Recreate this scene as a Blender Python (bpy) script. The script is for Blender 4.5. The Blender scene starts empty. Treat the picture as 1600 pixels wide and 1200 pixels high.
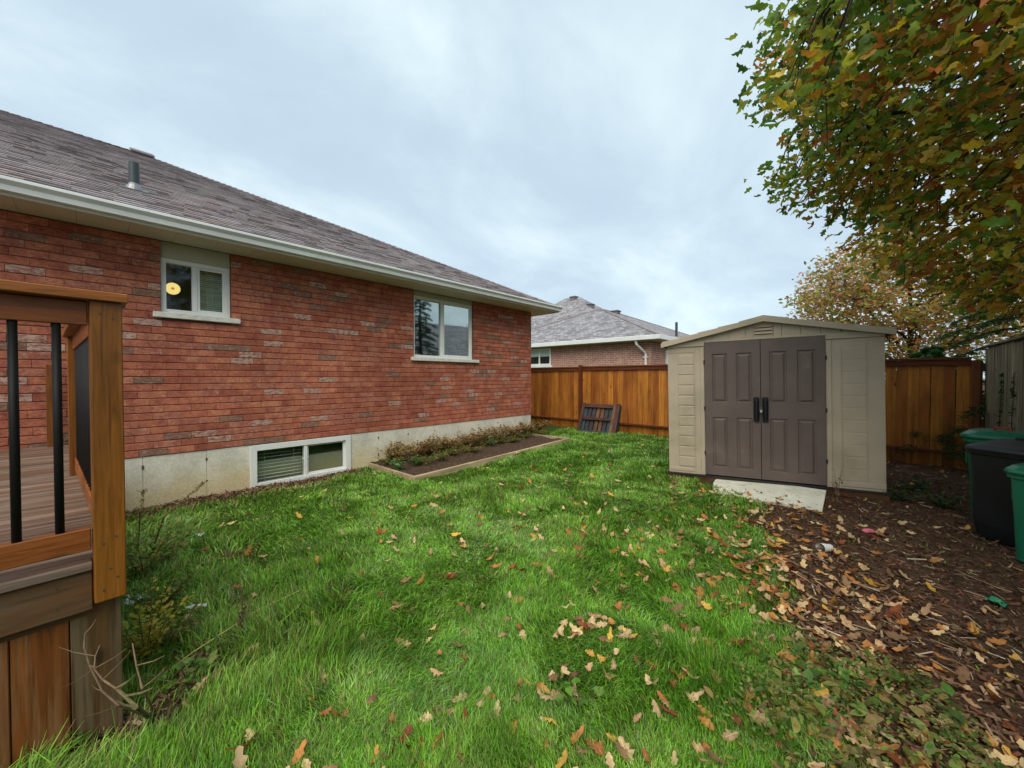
import bpy, math, random
import numpy as np
from mathutils import Vector, Matrix

scene = bpy.context.scene
col = scene.collection
R = math.radians
PI = math.pi
random.seed(7)
rng = np.random.default_rng(7)

# ------------------------------------------------------------------ camera
CAMZ, YAW, PITCH, F = 1.5, 42.5, 0.95, 601.0
cam_d = bpy.data.cameras.new('camera')
cam_d.sensor_width = 36.0
cam_d.lens = F / 1600.0 * 36.0
cam_d.clip_start, cam_d.clip_end = 0.03, 2000
cam = bpy.data.objects.new('camera', cam_d)
col.objects.link(cam)
cam.location = (0, 0, CAMZ)
cam.rotation_euler = (R(90 - PITCH), 0, R(YAW))
scene.camera = cam

# ------------------------------------------------------------------ sky
SUN_EL, SUN_AZ = 50.0, 148.0          # azimuth clockwise from +y (the wall direction)
world = bpy.data.worlds.new('World')
scene.world = world
world.use_nodes = True
wn, wl = world.node_tree.nodes, world.node_tree.links
wn.clear()
w_out = wn.new('ShaderNodeOutputWorld')
sky = wn.new('ShaderNodeTexSky')
sky.sky_type = 'NISHITA'
sky.sun_disc = False
sky.sun_elevation = R(SUN_EL)
sky.sun_rotation = R(SUN_AZ)
bg_sky = wn.new('ShaderNodeBackground')
bg_sky.inputs['Strength'].default_value = 0.07
wl.new(sky.outputs[0], bg_sky.inputs['Color'])
tc = wn.new('ShaderNodeTexCoord')
sep = wn.new('ShaderNodeSeparateXYZ')
wl.new(tc.outputs['Generated'], sep.inputs[0])
def wmath(op, a, b):
    n = wn.new('ShaderNodeMath'); n.operation = op
    for i, v in enumerate((a, b)):
        if isinstance(v, (int, float)): n.inputs[i].default_value = v
        else: wl.new(v, n.inputs[i])
    return n.outputs[0]
zz = wmath('MAXIMUM', wmath('ADD', sep.outputs[2], 0.32), 0.12)
comb = wn.new('ShaderNodeCombineXYZ')
wl.new(wmath('DIVIDE', sep.outputs[0], zz), comb.inputs[0])
wl.new(wmath('DIVIDE', sep.outputs[1], zz), comb.inputs[1])
n1 = wn.new('ShaderNodeTexNoise')
n1.inputs['Scale'].default_value = 1.9
n1.inputs['Detail'].default_value = 7
n1.inputs['Roughness'].default_value = 0.56
n1.inputs['Distortion'].default_value = 0.35
mp = wn.new('ShaderNodeMapping')
mp.inputs['Location'].default_value = (3.1, 1.7, 0)
mp.inputs['Rotation'].default_value = (0, 0, R(38))
mp.inputs['Scale'].default_value = (1.0, 0.7, 1)
wl.new(comb.outputs[0], mp.inputs[0])
wl.new(mp.outputs[0], n1.inputs['Vector'])
cr = wn.new('ShaderNodeValToRGB')
e = cr.color_ramp.elements
e[0].position, e[0].color = 0.26, (0.42, 0.52, 0.61, 1)
e[1].position, e[1].color = 0.76, (0.70, 0.82, 0.85, 1)
x = e.new(0.43); x.color = (0.46, 0.57, 0.66, 1)
x = e.new(0.55); x.color = (0.53, 0.65, 0.71, 1)
wl.new(n1.outputs['Fac'], cr.inputs[0])
bg_cl = wn.new('ShaderNodeBackground')
bg_cl.inputs['Strength'].default_value = 0.58
wl.new(cr.outputs[0], bg_cl.inputs['Color'])
mixw = wn.new('ShaderNodeMixShader')
mixw.inputs[0].default_value = 0.9
wl.new(bg_sky.outputs[0], mixw.inputs[1])
wl.new(bg_cl.outputs[0], mixw.inputs[2])
wl.new(mixw.outputs[0], w_out.inputs['Surface'])

# ------------------------------------------------------------------ sun (overcast: weak and very soft)
sun_d = bpy.data.lights.new('sun', 'SUN')
sun_d.energy = 1.5
sun_d.angle = R(60)
sun_d.color = (1.0, 0.90, 0.75)
sun = bpy.data.objects.new('sun', sun_d)
col.objects.link(sun)
sun_dir = Vector((math.sin(R(SUN_AZ)) * math.cos(R(SUN_EL)), math.cos(R(SUN_AZ)) * math.cos(R(SUN_EL)), math.sin(R(SUN_EL))))
sun.rotation_euler = sun_dir.to_track_quat('Z', 'Y').to_euler()
sun.location = (0, 0, 30)

vs = scene.view_settings
vs.view_transform = 'Standard'
vs.look = 'None'
vs.gamma = 1.0
vs.use_curve_mapping = False
vs.exposure = 1.25
scene.render.resolution_x, scene.render.resolution_y = 1024, 768
scene.render.engine = 'CYCLES'

# ------------------------------------------------------------------ photo pixel -> ray -> surface
_cy, _sy, _cp, _sp = math.cos(R(YAW)), math.sin(R(YAW)), math.cos(R(PITCH)), math.sin(R(PITCH))
def ray(px, py):
    u, v = (px - 800) / F, (600 - py) / F
    f, up = _cp + v * _sp, v * _cp - _sp
    return Vector((-_sy * f + _cy * u, _cy * f + _sy * u, up))
def on_x(px, py, x0):
    d = ray(px, py); t = x0 / d.x
    return Vector((x0, d.y * t, CAMZ + d.z * t))
def on_y(px, py, y0):
    d = ray(px, py); t = y0 / d.y
    return Vector((d.x * t, y0, CAMZ + d.z * t))
def on_z(px, py, z0=0.0):
    d = ray(px, py); t = (z0 - CAMZ) / d.z
    return Vector((d.x * t, d.y * t, z0))

# ------------------------------------------------------------------ node materials
def srgb(r, g, b):
    f = lambda c: (c / 255 / 12.92) if c <= 10 else ((c / 255 + 0.055) / 1.055) ** 2.4
    return (f(r), f(g), f(b))
class NT:
    def __init__(s, name):
        s.m = bpy.data.materials.new(name); s.m.use_nodes = True
        s.n, s.l = s.m.node_tree.nodes, s.m.node_tree.links
        s.b = s.n['Principled BSDF']; s.out = s.n['Material Output']
    def new(s, t, **k):
        n = s.n.new(t)
        for a, v in k.items(): setattr(n, a, v)
        return n
    def set(s, inp, v):
        if hasattr(v, 'is_output'): s.l.new(v, inp)
        elif isinstance(v, tuple) and len(v) == 3 and inp.type == 'RGBA': inp.default_value = (*v, 1)
        else: inp.default_value = v
    def coord(s, kind='world', scale=(1, 1, 1), rot=(0, 0, 0)):
        if kind == 'world': o = s.new('ShaderNodeNewGeometry').outputs['Position']
        else: o = s.new('ShaderNodeTexCoord').outputs['Object']
        m = s.new('ShaderNodeMapping'); s.l.new(o, m.inputs[0])
        m.inputs['Scale'].default_value = scale; m.inputs['Rotation'].default_value = rot
        return m.outputs[0]
    def noise(s, vec, scale, detail=4, rough=0.55, dist=0.0):
        n = s.new('ShaderNodeTexNoise'); s.l.new(vec, n.inputs['Vector'])
        n.inputs['Scale'].default_value = scale; n.inputs['Detail'].default_value = detail
        n.inputs['Roughness'].default_value = rough; n.inputs['Distortion'].default_value = dist
        return n.outputs['Fac']
    def ramp(s, fac, stops):
        r = s.new('ShaderNodeValToRGB'); s.l.new(fac, r.inputs[0])
        el = r.color_ramp.elements
        while len(el) < len(stops): el.new(0.5)
        for q, (p, c) in zip(el, stops):
            q.position = p; q.color = (*c, 1) if len(c) == 3 else c
        return r.outputs[0]
    def val(s, fac, a, b, lo=0.0, hi=1.0):
        r = s.new('ShaderNodeMapRange'); s.l.new(fac, r.inputs[0])
        for i, v in enumerate((lo, hi, a, b)): r.inputs[i + 1].default_value = v
        return r.outputs[0]
    def mix(s, fac, a, b, mode='MIX'):
        n = s.new('ShaderNodeMix', data_type='RGBA', blend_type=mode)
        s.set(n.inputs[0], fac); s.set(n.inputs[6], a); s.set(n.inputs[7], b)
        return n.outputs[2]
    def hsv(s, c, h=0.5, sat=1.0, v=1.0):
        n = s.new('ShaderNodeHueSaturation'); s.set(n.inputs['Color'], c)
        s.set(n.inputs['Hue'], h); s.set(n.inputs['Saturation'], sat); s.set(n.inputs['Value'], v)
        return n.outputs[0]
    def objrand(s): return s.new('ShaderNodeObjectInfo').outputs['Random']
    def bump(s, h, strength=0.3, dist=0.01):
        n = s.new('ShaderNodeBump'); s.l.new(h, n.inputs['Height'])
        n.inputs['Strength'].default_value = strength; n.inputs['Distance'].default_value = dist
        s.l.new(n.outputs[0], s.b.inputs['Normal'])
    def fin(s, color, rough=0.7, spec=0.3):
        s.set(s.b.inputs['Base Color'], color); s.set(s.b.inputs['Roughness'], rough)
        s.set(s.b.inputs['Specular IOR Level'], spec)
        return s.m

def m_plain(name, c, rough=0.6, spec=0.3, var=0.15, scale=6, bump=0.0, metal=0.0, rv=0.0, dirt=None):
    t = NT(name); v = t.coord('world')
    n = t.noise(v, scale, 6)
    cc = t.hsv(c, v=t.val(n, 1 - var, 1 + var, 0.3, 0.7))
    if dirt:
        n2 = t.noise(v, dirt[1], 6, 0.65)
        cc = t.mix(t.val(n2, 0, dirt[3] if len(dirt) > 3 else 1, dirt[2], dirt[2] + 0.18), cc, dirt[0])
    if rv: cc = t.hsv(cc, v=t.val(t.objrand(), 1 - rv, 1 + rv))
    if bump: t.bump(t.noise(v, scale * 12, 4), bump, 0.004)
    t.b.inputs['Metallic'].default_value = metal
    return t.fin(cc, t.val(n, rough - 0.08, rough + 0.08, 0.3, 0.7), spec)

def m_wood(name, light, dark, axis=2, rough=0.6, spec=0.3, rv=0.25, grain=7.0, kind='world', bump=0.25, weather=None):
    t = NT(name)
    sc = [grain * 3.0] * 3; sc[axis] = grain * 0.16
    v = t.coord(kind, tuple(sc))
    rnd = t.objrand()
    add = t.new('ShaderNodeVectorMath', operation='ADD'); t.l.new(v, add.inputs[0])
    mul = t.new('ShaderNodeMath', operation='MULTIPLY'); t.l.new(rnd, mul.inputs[0]); mul.inputs[1].default_value = 37.0
    t.l.new(mul.outputs[0], add.inputs[1])
    vv = add.outputs[0]
    n = t.noise(vv, 1.0, 7, 0.6, 0.8)
    sc2 = [2.2] * 3; sc2[axis] = 0.8
    n2 = t.noise(t.coord(kind, tuple(sc2)), 1.6, 4, 0.6)
    c = t.ramp(n, [(0.28, dark), (0.47, tuple((a * 0.45 + b * 0.55) for a, b in zip(dark, light))), (0.7, light)])
    c = t.hsv(c, v=t.val(n2, 0.7, 1.25, 0.3, 0.7))
    if weather:
        n3 = t.noise(t.coord(kind, tuple(s * 0.4 for s in sc)), 1.3, 5, 0.65)
        c = t.mix(t.val(n3, 0, weather[1], 0.45, 0.62), c, weather[0])
    c = t.hsv(c, h=t.val(rnd, 0.492, 0.506), v=t.val(rnd, 1 - rv, 1 + rv))
    # knots
    kn = t.new('ShaderNodeTexVoronoi'); ks = [5.5] * 3; ks[axis] = 2.6
    t.l.new(t.coord(kind, tuple(ks)), kn.inputs['Vector']); kn.inputs['Scale'].default_value = 1.0
    c = t.mix(t.val(kn.outputs['Distance'], 0.75, 0.0, 0.05, 0.13), c, tuple(k * 0.3 for k in dark))
    t.bump(n, bump, 0.004)
    return t.fin(c, t.val(n, rough - 0.1, rough + 0.12, 0.3, 0.7), spec)

def m_leaf(name, trans=0.3, rough=0.55, spec=0.25):
    t = NT(name)
    a = t.new('ShaderNodeAttribute', attribute_name='col')
    n = t.noise(t.coord('world'), 60, 3)
    c = t.hsv(a.outputs['Color'], v=t.val(n, 0.8, 1.2, 0.3, 0.7))
    t.fin(c, rough, spec)
    tr = t.new('ShaderNodeBsdfTranslucent'); t.set(tr.inputs[0], c)
    mx = t.new('ShaderNodeMixShader'); mx.inputs[0].default_value = trans
    t.l.new(t.b.outputs[0], mx.inputs[1]); t.l.new(tr.outputs[0], mx.inputs[2])
    t.l.new(mx.outputs[0], t.out.inputs['Surface'])
    return t.m

def m_brick(name, base, kind='red'):
    t = NT(name); v = t.coord('world')
    vs_ = t.coord('world', (1, 0.45, 1))
    nf = t.noise(vs_, 75, 5, 0.7)          # rug texture
    nm = t.noise(v, 9, 4)
    nl = t.noise(v, 0.7, 3)
    c = t.ramp(nf, [(0.3, tuple(k * 0.55 for k in base)), (0.5, base), (0.72, tuple(min(1, k * 1.35) for k in base))])
    c = t.hsv(c, h=t.val(nm, 0.49, 0.508, 0.3, 0.7), v=t.val(nm, 0.78, 1.22, 0.3, 0.7))
    c = t.hsv(c, v=t.val(nl, 0.86, 1.14, 0.35, 0.65))
    if kind == 'white':
        nw = t.noise(vs_, 34, 5, 0.75)
        c = t.mix(t.val(nw, 0, 0.85, 0.42, 0.56), c, (0.50, 0.38, 0.31))
    if kind == 'fleck':
        nw = t.noise(vs_, 40, 5, 0.75)
        c = t.mix(t.val(nw, 0, 0.55, 0.53, 0.64), c, (0.46, 0.36, 0.31))
    nd = t.noise(vs_, 46, 4, 0.7)
    c = t.mix(t.val(nd, 0.0, 0.7, 0.60, 0.68), c, (0.07, 0.028, 0.02))
    t.bump(nf, 0.55, 0.006)
    return t.fin(c, 0.88, 0.15)

MAT = {}
MAT['brick'] = [m_brick('brick_red', (0.39, 0.130, 0.078)), m_brick('brick_red_deep', (0.34, 0.108, 0.066)),
                m_brick('brick_red_light', (0.44, 0.158, 0.096)), m_brick('brick_red_flecked', (0.385, 0.136, 0.086), 'fleck'),
                m_brick('brick_brown', (0.235, 0.125, 0.085), 'fleck'), m_brick('brick_whitewashed', (0.31, 0.11, 0.078), 'white')]
MAT['mortar'] = m_plain('mortar', (0.15, 0.07, 0.052), 0.95, 0.1, 0.2, 20, 0.3)
def m_concrete():
    t = NT('foundation_concrete'); v = t.coord('world')
    n = t.noise(v, 2.2, 6, 0.6); nf = t.noise(v, 40, 5)
    c = t.ramp(n, [(0.3, (0.50, 0.50, 0.44)), (0.55, (0.68, 0.665, 0.57)), (0.75, (0.76, 0.745, 0.64))])
    sp = t.new('ShaderNodeSeparateXYZ'); t.l.new(t.coord('world'), sp.inputs[0])
    ad = t.new('ShaderNodeMath', operation='ADD'); t.l.new(sp.outputs[2], ad.inputs[0])
    ms = t.new('ShaderNodeMath', operation='MULTIPLY'); t.l.new(n, ms.inputs[0]); ms.inputs[1].default_value = 0.5
    t.l.new(ms.outputs[0], ad.inputs[1])
    c = t.mix(t.val(ad.outputs[0], 0.75, 0.0, 0.28, 0.62), c, (0.62, 0.50, 0.26))   # soil splash staining
    c = t.hsv(c, v=t.val(nf, 0.85, 1.1, 0.3, 0.7))
    nd = t.noise(v, 55, 3, 0.6)
    c = t.mix(t.val(nd, 0, 0.6, 0.70, 0.76), c, (0.14, 0.13, 0.1))
    t.bump(nf, 0.25, 0.004)
    return t.fin(c, 0.9, 0.15)
MAT['concrete'] = m_concrete()
MAT['white'] = m_plain('white_vinyl', (0.74, 0.76, 0.74), 0.4, 0.4, 0.06, 4, dirt=((0.45, 0.45, 0.38), 7, 0.62, 0.5))
MAT['gutter'] = m_plain('white_gutter_metal', (0.70, 0.74, 0.74), 0.35, 0.45, 0.06, 3, dirt=((0.4, 0.42, 0.38), 5, 0.6, 0.4))
MAT['soffit'] = m_plain('soffit_metal', (0.62, 0.60, 0.51), 0.5, 0.3, 0.05, 3)
MAT['sill'] = m_plain('limestone_sill', (0.66, 0.65, 0.60), 0.8, 0.2, 0.12, 12, 0.3, dirt=((0.30, 0.28, 0.24), 14, 0.56, 0.7))
MAT['header'] = m_plain('header_trim', (0.44, 0.43, 0.33), 0.5, 0.3, 0.05, 3)
def m_shingle(name, base):
    t = NT(name); v = t.coord('world')
    n = t.noise(v, 130, 4, 0.7); n2 = t.noise(v, 1.1, 5); n3 = t.noise(v, 14, 3)
    c = t.ramp(n, [(0.3, tuple(k * 0.55 for k in base)), (0.5, base), (0.7, tuple(k * 1.5 for k in base))])
    c = t.hsv(c, v=t.val(n2, 0.78, 1.2, 0.3, 0.7))
    c = t.hsv(c, v=t.val(n3, 0.85, 1.15, 0.3, 0.7))
    t.bump(n, 0.5, 0.004)
    return t.fin(c, 0.85, 0.25)
MAT['shingle'] = [m_shingle('shingle_grey', (0.225, 0.198, 0.208)), m_shingle('shingle_dark', (0.175, 0.153, 0.16)),
                  m_shingle('shingle_light', (0.262, 0.235, 0.243)), m_shingle('shingle_brown', (0.215, 0.175, 0.172))]
MAT['pipe'] = m_plain('black_abs_pipe', (0.035, 0.05, 0.055), 0.45, 0.4)
MAT['flash'] = m_plain('lead_flashing', (0.25, 0.26, 0.27), 0.4, 0.5, 0.2, 30, metal=0.6)
MAT['dark'] = m_plain('dark_interior', (0.03, 0.035, 0.035), 0.9, 0.1)
MAT['blind'] = m_plain('blind_slats', (0.80, 0.84, 0.78), 0.6, 0.2, 0.05)
MAT['cedar_fence'] = m_wood('stained_cedar_fence', (0.50, 0.185, 0.03), (0.22, 0.066, 0.011), 2, 0.5, 0.3, 0.28, 6.5)
MAT['cedar_rail'] = m_wood('stained_cedar_rail', (0.20, 0.062, 0.018), (0.085, 0.022, 0.008), 0, 0.55, 0.3, 0.2, 6)
MAT['cedar_post'] = m_wood('stained_fence_post', (0.18, 0.056, 0.018), (0.08, 0.022, 0.008), 2, 0.55, 0.3, 0.2, 6)
MAT['grey_fence'] = m_wood('weathered_grey_board', (0.29, 0.225, 0.145), (0.085, 0.06, 0.036), 2, 0.9, 0.1, 0.3, 8, bump=0.6, weather=((0.10, 0.12, 0.05), 0.5))
MAT['deck_post'] = m_wood('stained_deck_post', (0.23, 0.082, 0.008), (0.10, 0.033, 0.004), 2, 0.45, 0.35, 0.12, 20, bump=0.4)
MAT['deck_rail'] = m_wood('stained_deck_rail', (0.31, 0.102, 0.017), (0.125, 0.035, 0.007), 1, 0.45, 0.35, 0.15, 20, bump=0.4)
MAT['deck_rail_x'] = m_wood('stained_deck_side_rail', (0.31, 0.10, 0.018), (0.14, 0.04, 0.008), 0, 0.45, 0.35, 0.15, 20, bump=0.4)
MAT['deck_board'] = m_wood('weathered_deck_board', (0.175, 0.098, 0.062), (0.06, 0.032, 0.02), 1, 0.5, 0.35, 0.22, 9, weather=((0.29, 0.25, 0.21), 0.5))
MAT['fascia_wood'] = m_wood('weathered_fascia', (0.14, 0.062, 0.02), (0.05, 0.022, 0.008), 1, 0.65, 0.25, 0.15, 8, weather=((0.12, 0.085, 0.05), 0.8))
MAT['skirt_orange'] = m_wood('stained_skirt_board', (0.22, 0.065, 0.012), (0.08, 0.023, 0.006), 2, 0.5, 0.3, 0.2, 15, weather=((0.26, 0.165, 0.08), 0.5))
MAT['skirt_olive'] = m_wood('weathered_skirt_board', (0.12, 0.066, 0.02), (0.045, 0.023, 0.008), 2, 0.6, 0.3, 0.1, 15, weather=((0.18, 0.15, 0.09), 0.5))
MAT['black_metal'] = m_plain('black_baluster_metal', (0.007, 0.007, 0.007), 0.6, 0.25)
MAT['resin'] = m_plain('beige_resin', (0.47, 0.395, 0.295), 0.5, 0.3, 0.08, 2.5, 0.3, dirt=((0.27, 0.25, 0.15), 1.6, 0.52, 0.45))
MAT['taupe'] = m_plain('taupe_resin', (0.132, 0.100, 0.088), 0.5, 0.32, 0.12, 3, 0.3, dirt=((0.24, 0.21, 0.17), 3, 0.60, 0.4))
MAT['resin_dark'] = m_plain('dark_resin', (0.03, 0.03, 0.03), 0.6, 0.3)
MAT['base_wood'] = m_wood('rotten_base_timber', (0.15, 0.075, 0.035), (0.05, 0.022, 0.012), 0, 0.8, 0.2, 0.2, 6)
MAT['steel'] = m_plain('padlock_steel', (0.6, 0.6, 0.58), 0.3, 0.5, metal=0.9)
MAT['ramp'] = m_plain('peeling_white_paint', (0.80, 0.79, 0.66), 0.75, 0.2, 0.1, 8, 0.3, dirt=((0.42, 0.40, 0.20), 6.5, 0.54, 0.7))
MAT['edging'] = m_wood('weathered_edging_timber', (0.50, 0.41, 0.25), (0.27, 0.21, 0.12), 1, 0.85, 0.15, 0.2, 7)
MAT['bin_green'] = m_plain('green_bin_plastic', (0.010, 0.15, 0.075), 0.35, 0.4, 0.08, 4)
MAT['bin_black'] = m_plain('black_bin_plastic', (0.009, 0.010, 0.011), 0.42, 0.4, 0.15, 4)
MAT['red_plastic'] = m_plain('red_plastic', (0.36, 0.05, 0.045), 0.4, 0.4)
MAT['litter_white'] = m_plain('white_litter', (0.75, 0.78, 0.78), 0.5, 0.3, 0.1)
MAT['pink'] = m_plain('pink_plastic', (0.62, 0.15, 0.22), 0.5, 0.3)
MAT['teal_litter'] = m_plain('green_litter', (0.02, 0.25, 0.12), 0.4, 0.3)
MAT['bark'] = m_plain('tree_bark', (0.055, 0.042, 0.033), 0.95, 0.1, 0.35, 10, 0.6)
MAT['lichen'] = m_plain('lichen_bark', (0.14, 0.12, 0.06), 0.95, 0.1, 0.5, 30, 0.5)
MAT['twig'] = m_plain('dry_twig', (0.20, 0.135, 0.085), 0.85, 0.15, 0.3, 25)
MAT['straw'] = m_plain('dry_straw', (0.45, 0.40, 0.16), 0.7, 0.2, 0.2, 25)
MAT['stalk'] = m_plain('weed_stalk', (0.16, 0.15, 0.05), 0.8, 0.2, 0.3, 25)
MAT['leaf'] = m_leaf('foliage', 0.48, 0.45, 0.35)
MAT['grass'] = m_leaf('grass_blades', 0.28, 0.5, 0.3)
MAT['dryleaf'] = m_leaf('dry_leaves', 0.15, 0.7, 0.2)
for nm, c in (('pallet_teal', (0.03, 0.06, 0.07)), ('pallet_brown', (0.07, 0.034, 0.025)), ('pallet_dark', (0.045, 0.045, 0.055)),
              ('pallet_tan', (0.12, 0.065, 0.04)), ('pallet_blue', (0.010, 0.045, 0.085))):
    MAT[nm] = m_wood(nm + '_wood', tuple(k * 1.5 for k in c), tuple(k * 0.5 for k in c), 2, 0.8, 0.2, 0.15, 7)
MAT['lamp'] = None
def m_emit(name, c, s):
    t = NT(name); t.fin(c, 0.5)
    t.b.inputs['Emission Color'].default_value = (*c, 1); t.b.inputs['Emission Strength'].default_value = s
    return t.m
MAT['lamp'] = m_emit('lamp_glow', (0.88, 0.62, 0.20), 0.55)
MAT['lamp_core'] = m_emit('lamp_bulb', (0.6, 0.33, 0.08), 0.28)
def m_glass(name, refl, tint):
    t = NT(name)
    tr = t.new('ShaderNodeBsdfTransparent'); tr.inputs[0].default_value = (*tint, 1)
    gl = t.new('ShaderNodeBsdfGlossy'); gl.inputs['Roughness'].default_value = 0.035
    gl.inputs['Color'].default_value = (0.86, 0.97, 0.96, 1)
    n = t.noise(t.coord('world'), 1.6, 2)
    bp = t.new('ShaderNodeBump'); t.l.new(n, bp.inputs['Height']); bp.inputs['Strength'].default_value = 0.06; bp.inputs['Distance'].default_value = 0.02
    t.l.new(bp.outputs[0], gl.inputs['Normal'])
    lw = t.new('ShaderNodeLayerWeight'); lw.inputs[0].default_value = 0.3
    mx = t.new('ShaderNodeMixShader')
    t.l.new(t.val(lw.outputs['Facing'], refl, min(1, refl + 0.35)), mx.inputs[0])
    t.l.new(tr.outputs[0], mx.inputs[1]); t.l.new(gl.outputs[0], mx.inputs[2])
    t.l.new(mx.outputs[0], t.out.inputs['Surface'])
    return t.m
MAT['glass'] = m_glass('window_glass', 0.045, (0.75, 0.82, 0.8))
MAT['glass_soft'] = m_glass('lightly_coated_glass', 0.16, (0.75, 0.85, 0.82))
MAT['glass_mirror'] = m_glass('coated_window_glass', 0.38, (0.6, 0.68, 0.68))
def m_farbrick():
    t = NT('far_brick'); tcn = t.new('ShaderNodeTexCoord')
    geo = t.new('ShaderNodeNewGeometry')
    sp = t.new('ShaderNodeSeparateXYZ'); t.l.new(geo.outputs['Position'], sp.inputs[0])
    ad = t.new('ShaderNodeMath', operation='ADD'); t.l.new(sp.outputs[0], ad.inputs[0]); t.l.new(sp.outputs[1], ad.inputs[1])
    cb = t.new('ShaderNodeCombineXYZ'); t.l.new(ad.outputs[0], cb.inputs[0]); t.l.new(sp.outputs[2], cb.inputs[1])
    bt = t.new('ShaderNodeTexBrick'); t.l.new(cb.outputs[0], bt.inputs['Vector'])
    bt.inputs['Color1'].default_value = (0.42, 0.215, 0.165, 1); bt.inputs['Color2'].default_value = (0.33, 0.155, 0.12, 1)
    bt.inputs['Mortar'].default_value = (0.56, 0.44, 0.38, 1); bt.inputs['Scale'].default_value = 1.0
    bt.inputs['Mortar Size'].default_value = 0.010; bt.inputs['Brick Width'].default_value = 0.267; bt.inputs['Row Height'].default_value = 0.0895
    bt.inputs['Bias'].default_value = -0.1
    c = t.hsv(bt.outputs['Color'], v=t.val(t.noise(t.coord('world'), 5, 4), 0.8, 1.2, 0.3, 0.7))
    t.bump(bt.outputs['Fac'], -0.3, 0.01)
    return t.fin(c, 0.9, 0.15)
MAT['far_brick'] = m_farbrick()

# ------------------------------------------------------------------ mesh helpers
class MB:
    def __init__(s): s.v, s.f, s.mi = [], [], []
    def add(s, vs, fs, mi=0):
        o = len(s.v); s.v += [tuple(p) for p in vs]
        s.f += [tuple(o + i for i in f) for f in fs]; s.mi += [mi] * len(fs)
        return s
    def box(s, x0, x1, y0, y1, z0, z1, mi=0, ch=0.0):
        if ch <= 0:
            vs = [(x0, y0, z0), (x1, y0, z0), (x1, y1, z0), (x0, y1, z0), (x0, y0, z1), (x1, y0, z1), (x1, y1, z1), (x0, y1, z1)]
            return s.add(vs, [(0, 3, 2, 1), (4, 5, 6, 7), (0, 1, 5, 4), (1, 2, 6, 5), (2, 3, 7, 6), (3, 0, 4, 7)], mi)
        # chamfered box
        X, Y, Z = (x0, x1), (y0, y1), (z0, z1)
        vs, idx = [], {}
        for i in (0, 1):
            for j in (0, 1):
                for k in (0, 1):
                    sx, sy, sz = (1, -1)[i], (1, -1)[j], (1, -1)[k]
                    for a in range(3):
                        p = [X[i] + sx * ch, Y[j] + sy * ch, Z[k] + sz * ch]
                        p[a] = (X[i], Y[j], Z[k])[a]
                        idx[i, j, k, a] = len(vs); vs.append(p)
        fs = []
        for a in range(3):
            b, c = (a + 1) % 3, (a + 2) % 3
            for sd in (0, 1):
                q = []
                for (bb, cc) in ((0, 0), (1, 0), (1, 1), (0, 1)):
                    k = [0, 0, 0]; k[a], k[b], k[c] = sd, bb, cc
                    q.append(idx[k[0], k[1], k[2], a])
                fs.append(tuple(q) if sd else tuple(reversed(q)))
            for bb in (0, 1):
                for cc in (0, 1):
                    k0 = [0, 0, 0]; k0[b], k0[c] = bb, cc; k1 = list(k0); k1[a] = 1
                    q = [idx[(*k0, b)], idx[(*k1, b)], idx[(*k1, c)], idx[(*k0, c)]]
                    fs.append(tuple(q) if bb != cc else tuple(reversed(q)))
        for i in (0, 1):
            for j in (0, 1):
                for k in (0, 1):
                    q = [idx[i, j, k, 0], idx[i, j, k, 1], idx[i, j, k, 2]]
                    fs.append(tuple(q) if (i + j + k) % 2 else tuple(reversed(q)))
        return s.add(vs, fs, mi)
    def tube(s, pts, radii, n=6, mi=0, cap=True):
        pts = [Vector(p) for p in pts]
        if isinstance(radii, (int, float)): radii = [radii] * len(pts)
        rings = []; o = len(s.v)
        for i, p in enumerate(pts):
            d = (pts[min(i + 1, len(pts) - 1)] - pts[max(i - 1, 0)])
            if d.length < 1e-9: d = Vector((0, 0, 1))
            d.normalize()
            a = d.cross(Vector((0.13, 0.31, 0.94) if abs(d.z) < 0.9 else (1, 0.1, 0))).normalized(); b = d.cross(a)
            for k in range(n):
                th = 2 * PI * k / n
                s.v.append(tuple(p + (a * math.cos(th) + b * math.sin(th)) * radii[i]))
        for i in range(len(pts) - 1):
            for k in range(n):
                k2 = (k + 1) % n
                s.f.append((o + i * n + k, o + i * n + k2, o + (i + 1) * n + k2, o + (i + 1) * n + k)); s.mi.append(mi)
        if cap:
            s.f.append(tuple(o + k for k in reversed(range(n)))); s.mi.append(mi)
            e0 = o + (len(pts) - 1) * n
            s.f.append(tuple(e0 + k for k in range(n))); s.mi.append(mi)
        return s
    def prism(s, prof, y0, y1, mi=0):
        """profile in (x,z), extruded along y"""
        n = len(prof)
        vs = [(p[0], y0, p[1]) for p in prof] + [(p[0], y1, p[1]) for p in prof]
        fs = [tuple(range(n)), tuple(reversed(range(n, 2 * n)))]
        fs += [((i + 1) % n, i, n + i, n + (i + 1) % n) for i in range(n)]
        return s.add(vs, fs, mi)
    def mesh(s, name, mats, smooth=False):
        me = bpy.data.meshes.new(name)
        me.from_pydata(s.v, [], s.f)
        mats = mats if isinstance(mats, (list, tuple)) else [mats]
        for m in mats: me.materials.append(m)
        if len(mats) > 1: me.polygons.foreach_set('material_index', s.mi)
        if smooth: me.polygons.foreach_set('use_smooth', [True] * len(s.f))
        me.update()
        return me
    def build(s, name, mats, parent=None, smooth=False, stuff=False):
        return link(name, s.mesh(name, mats, smooth), parent, stuff)

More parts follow.
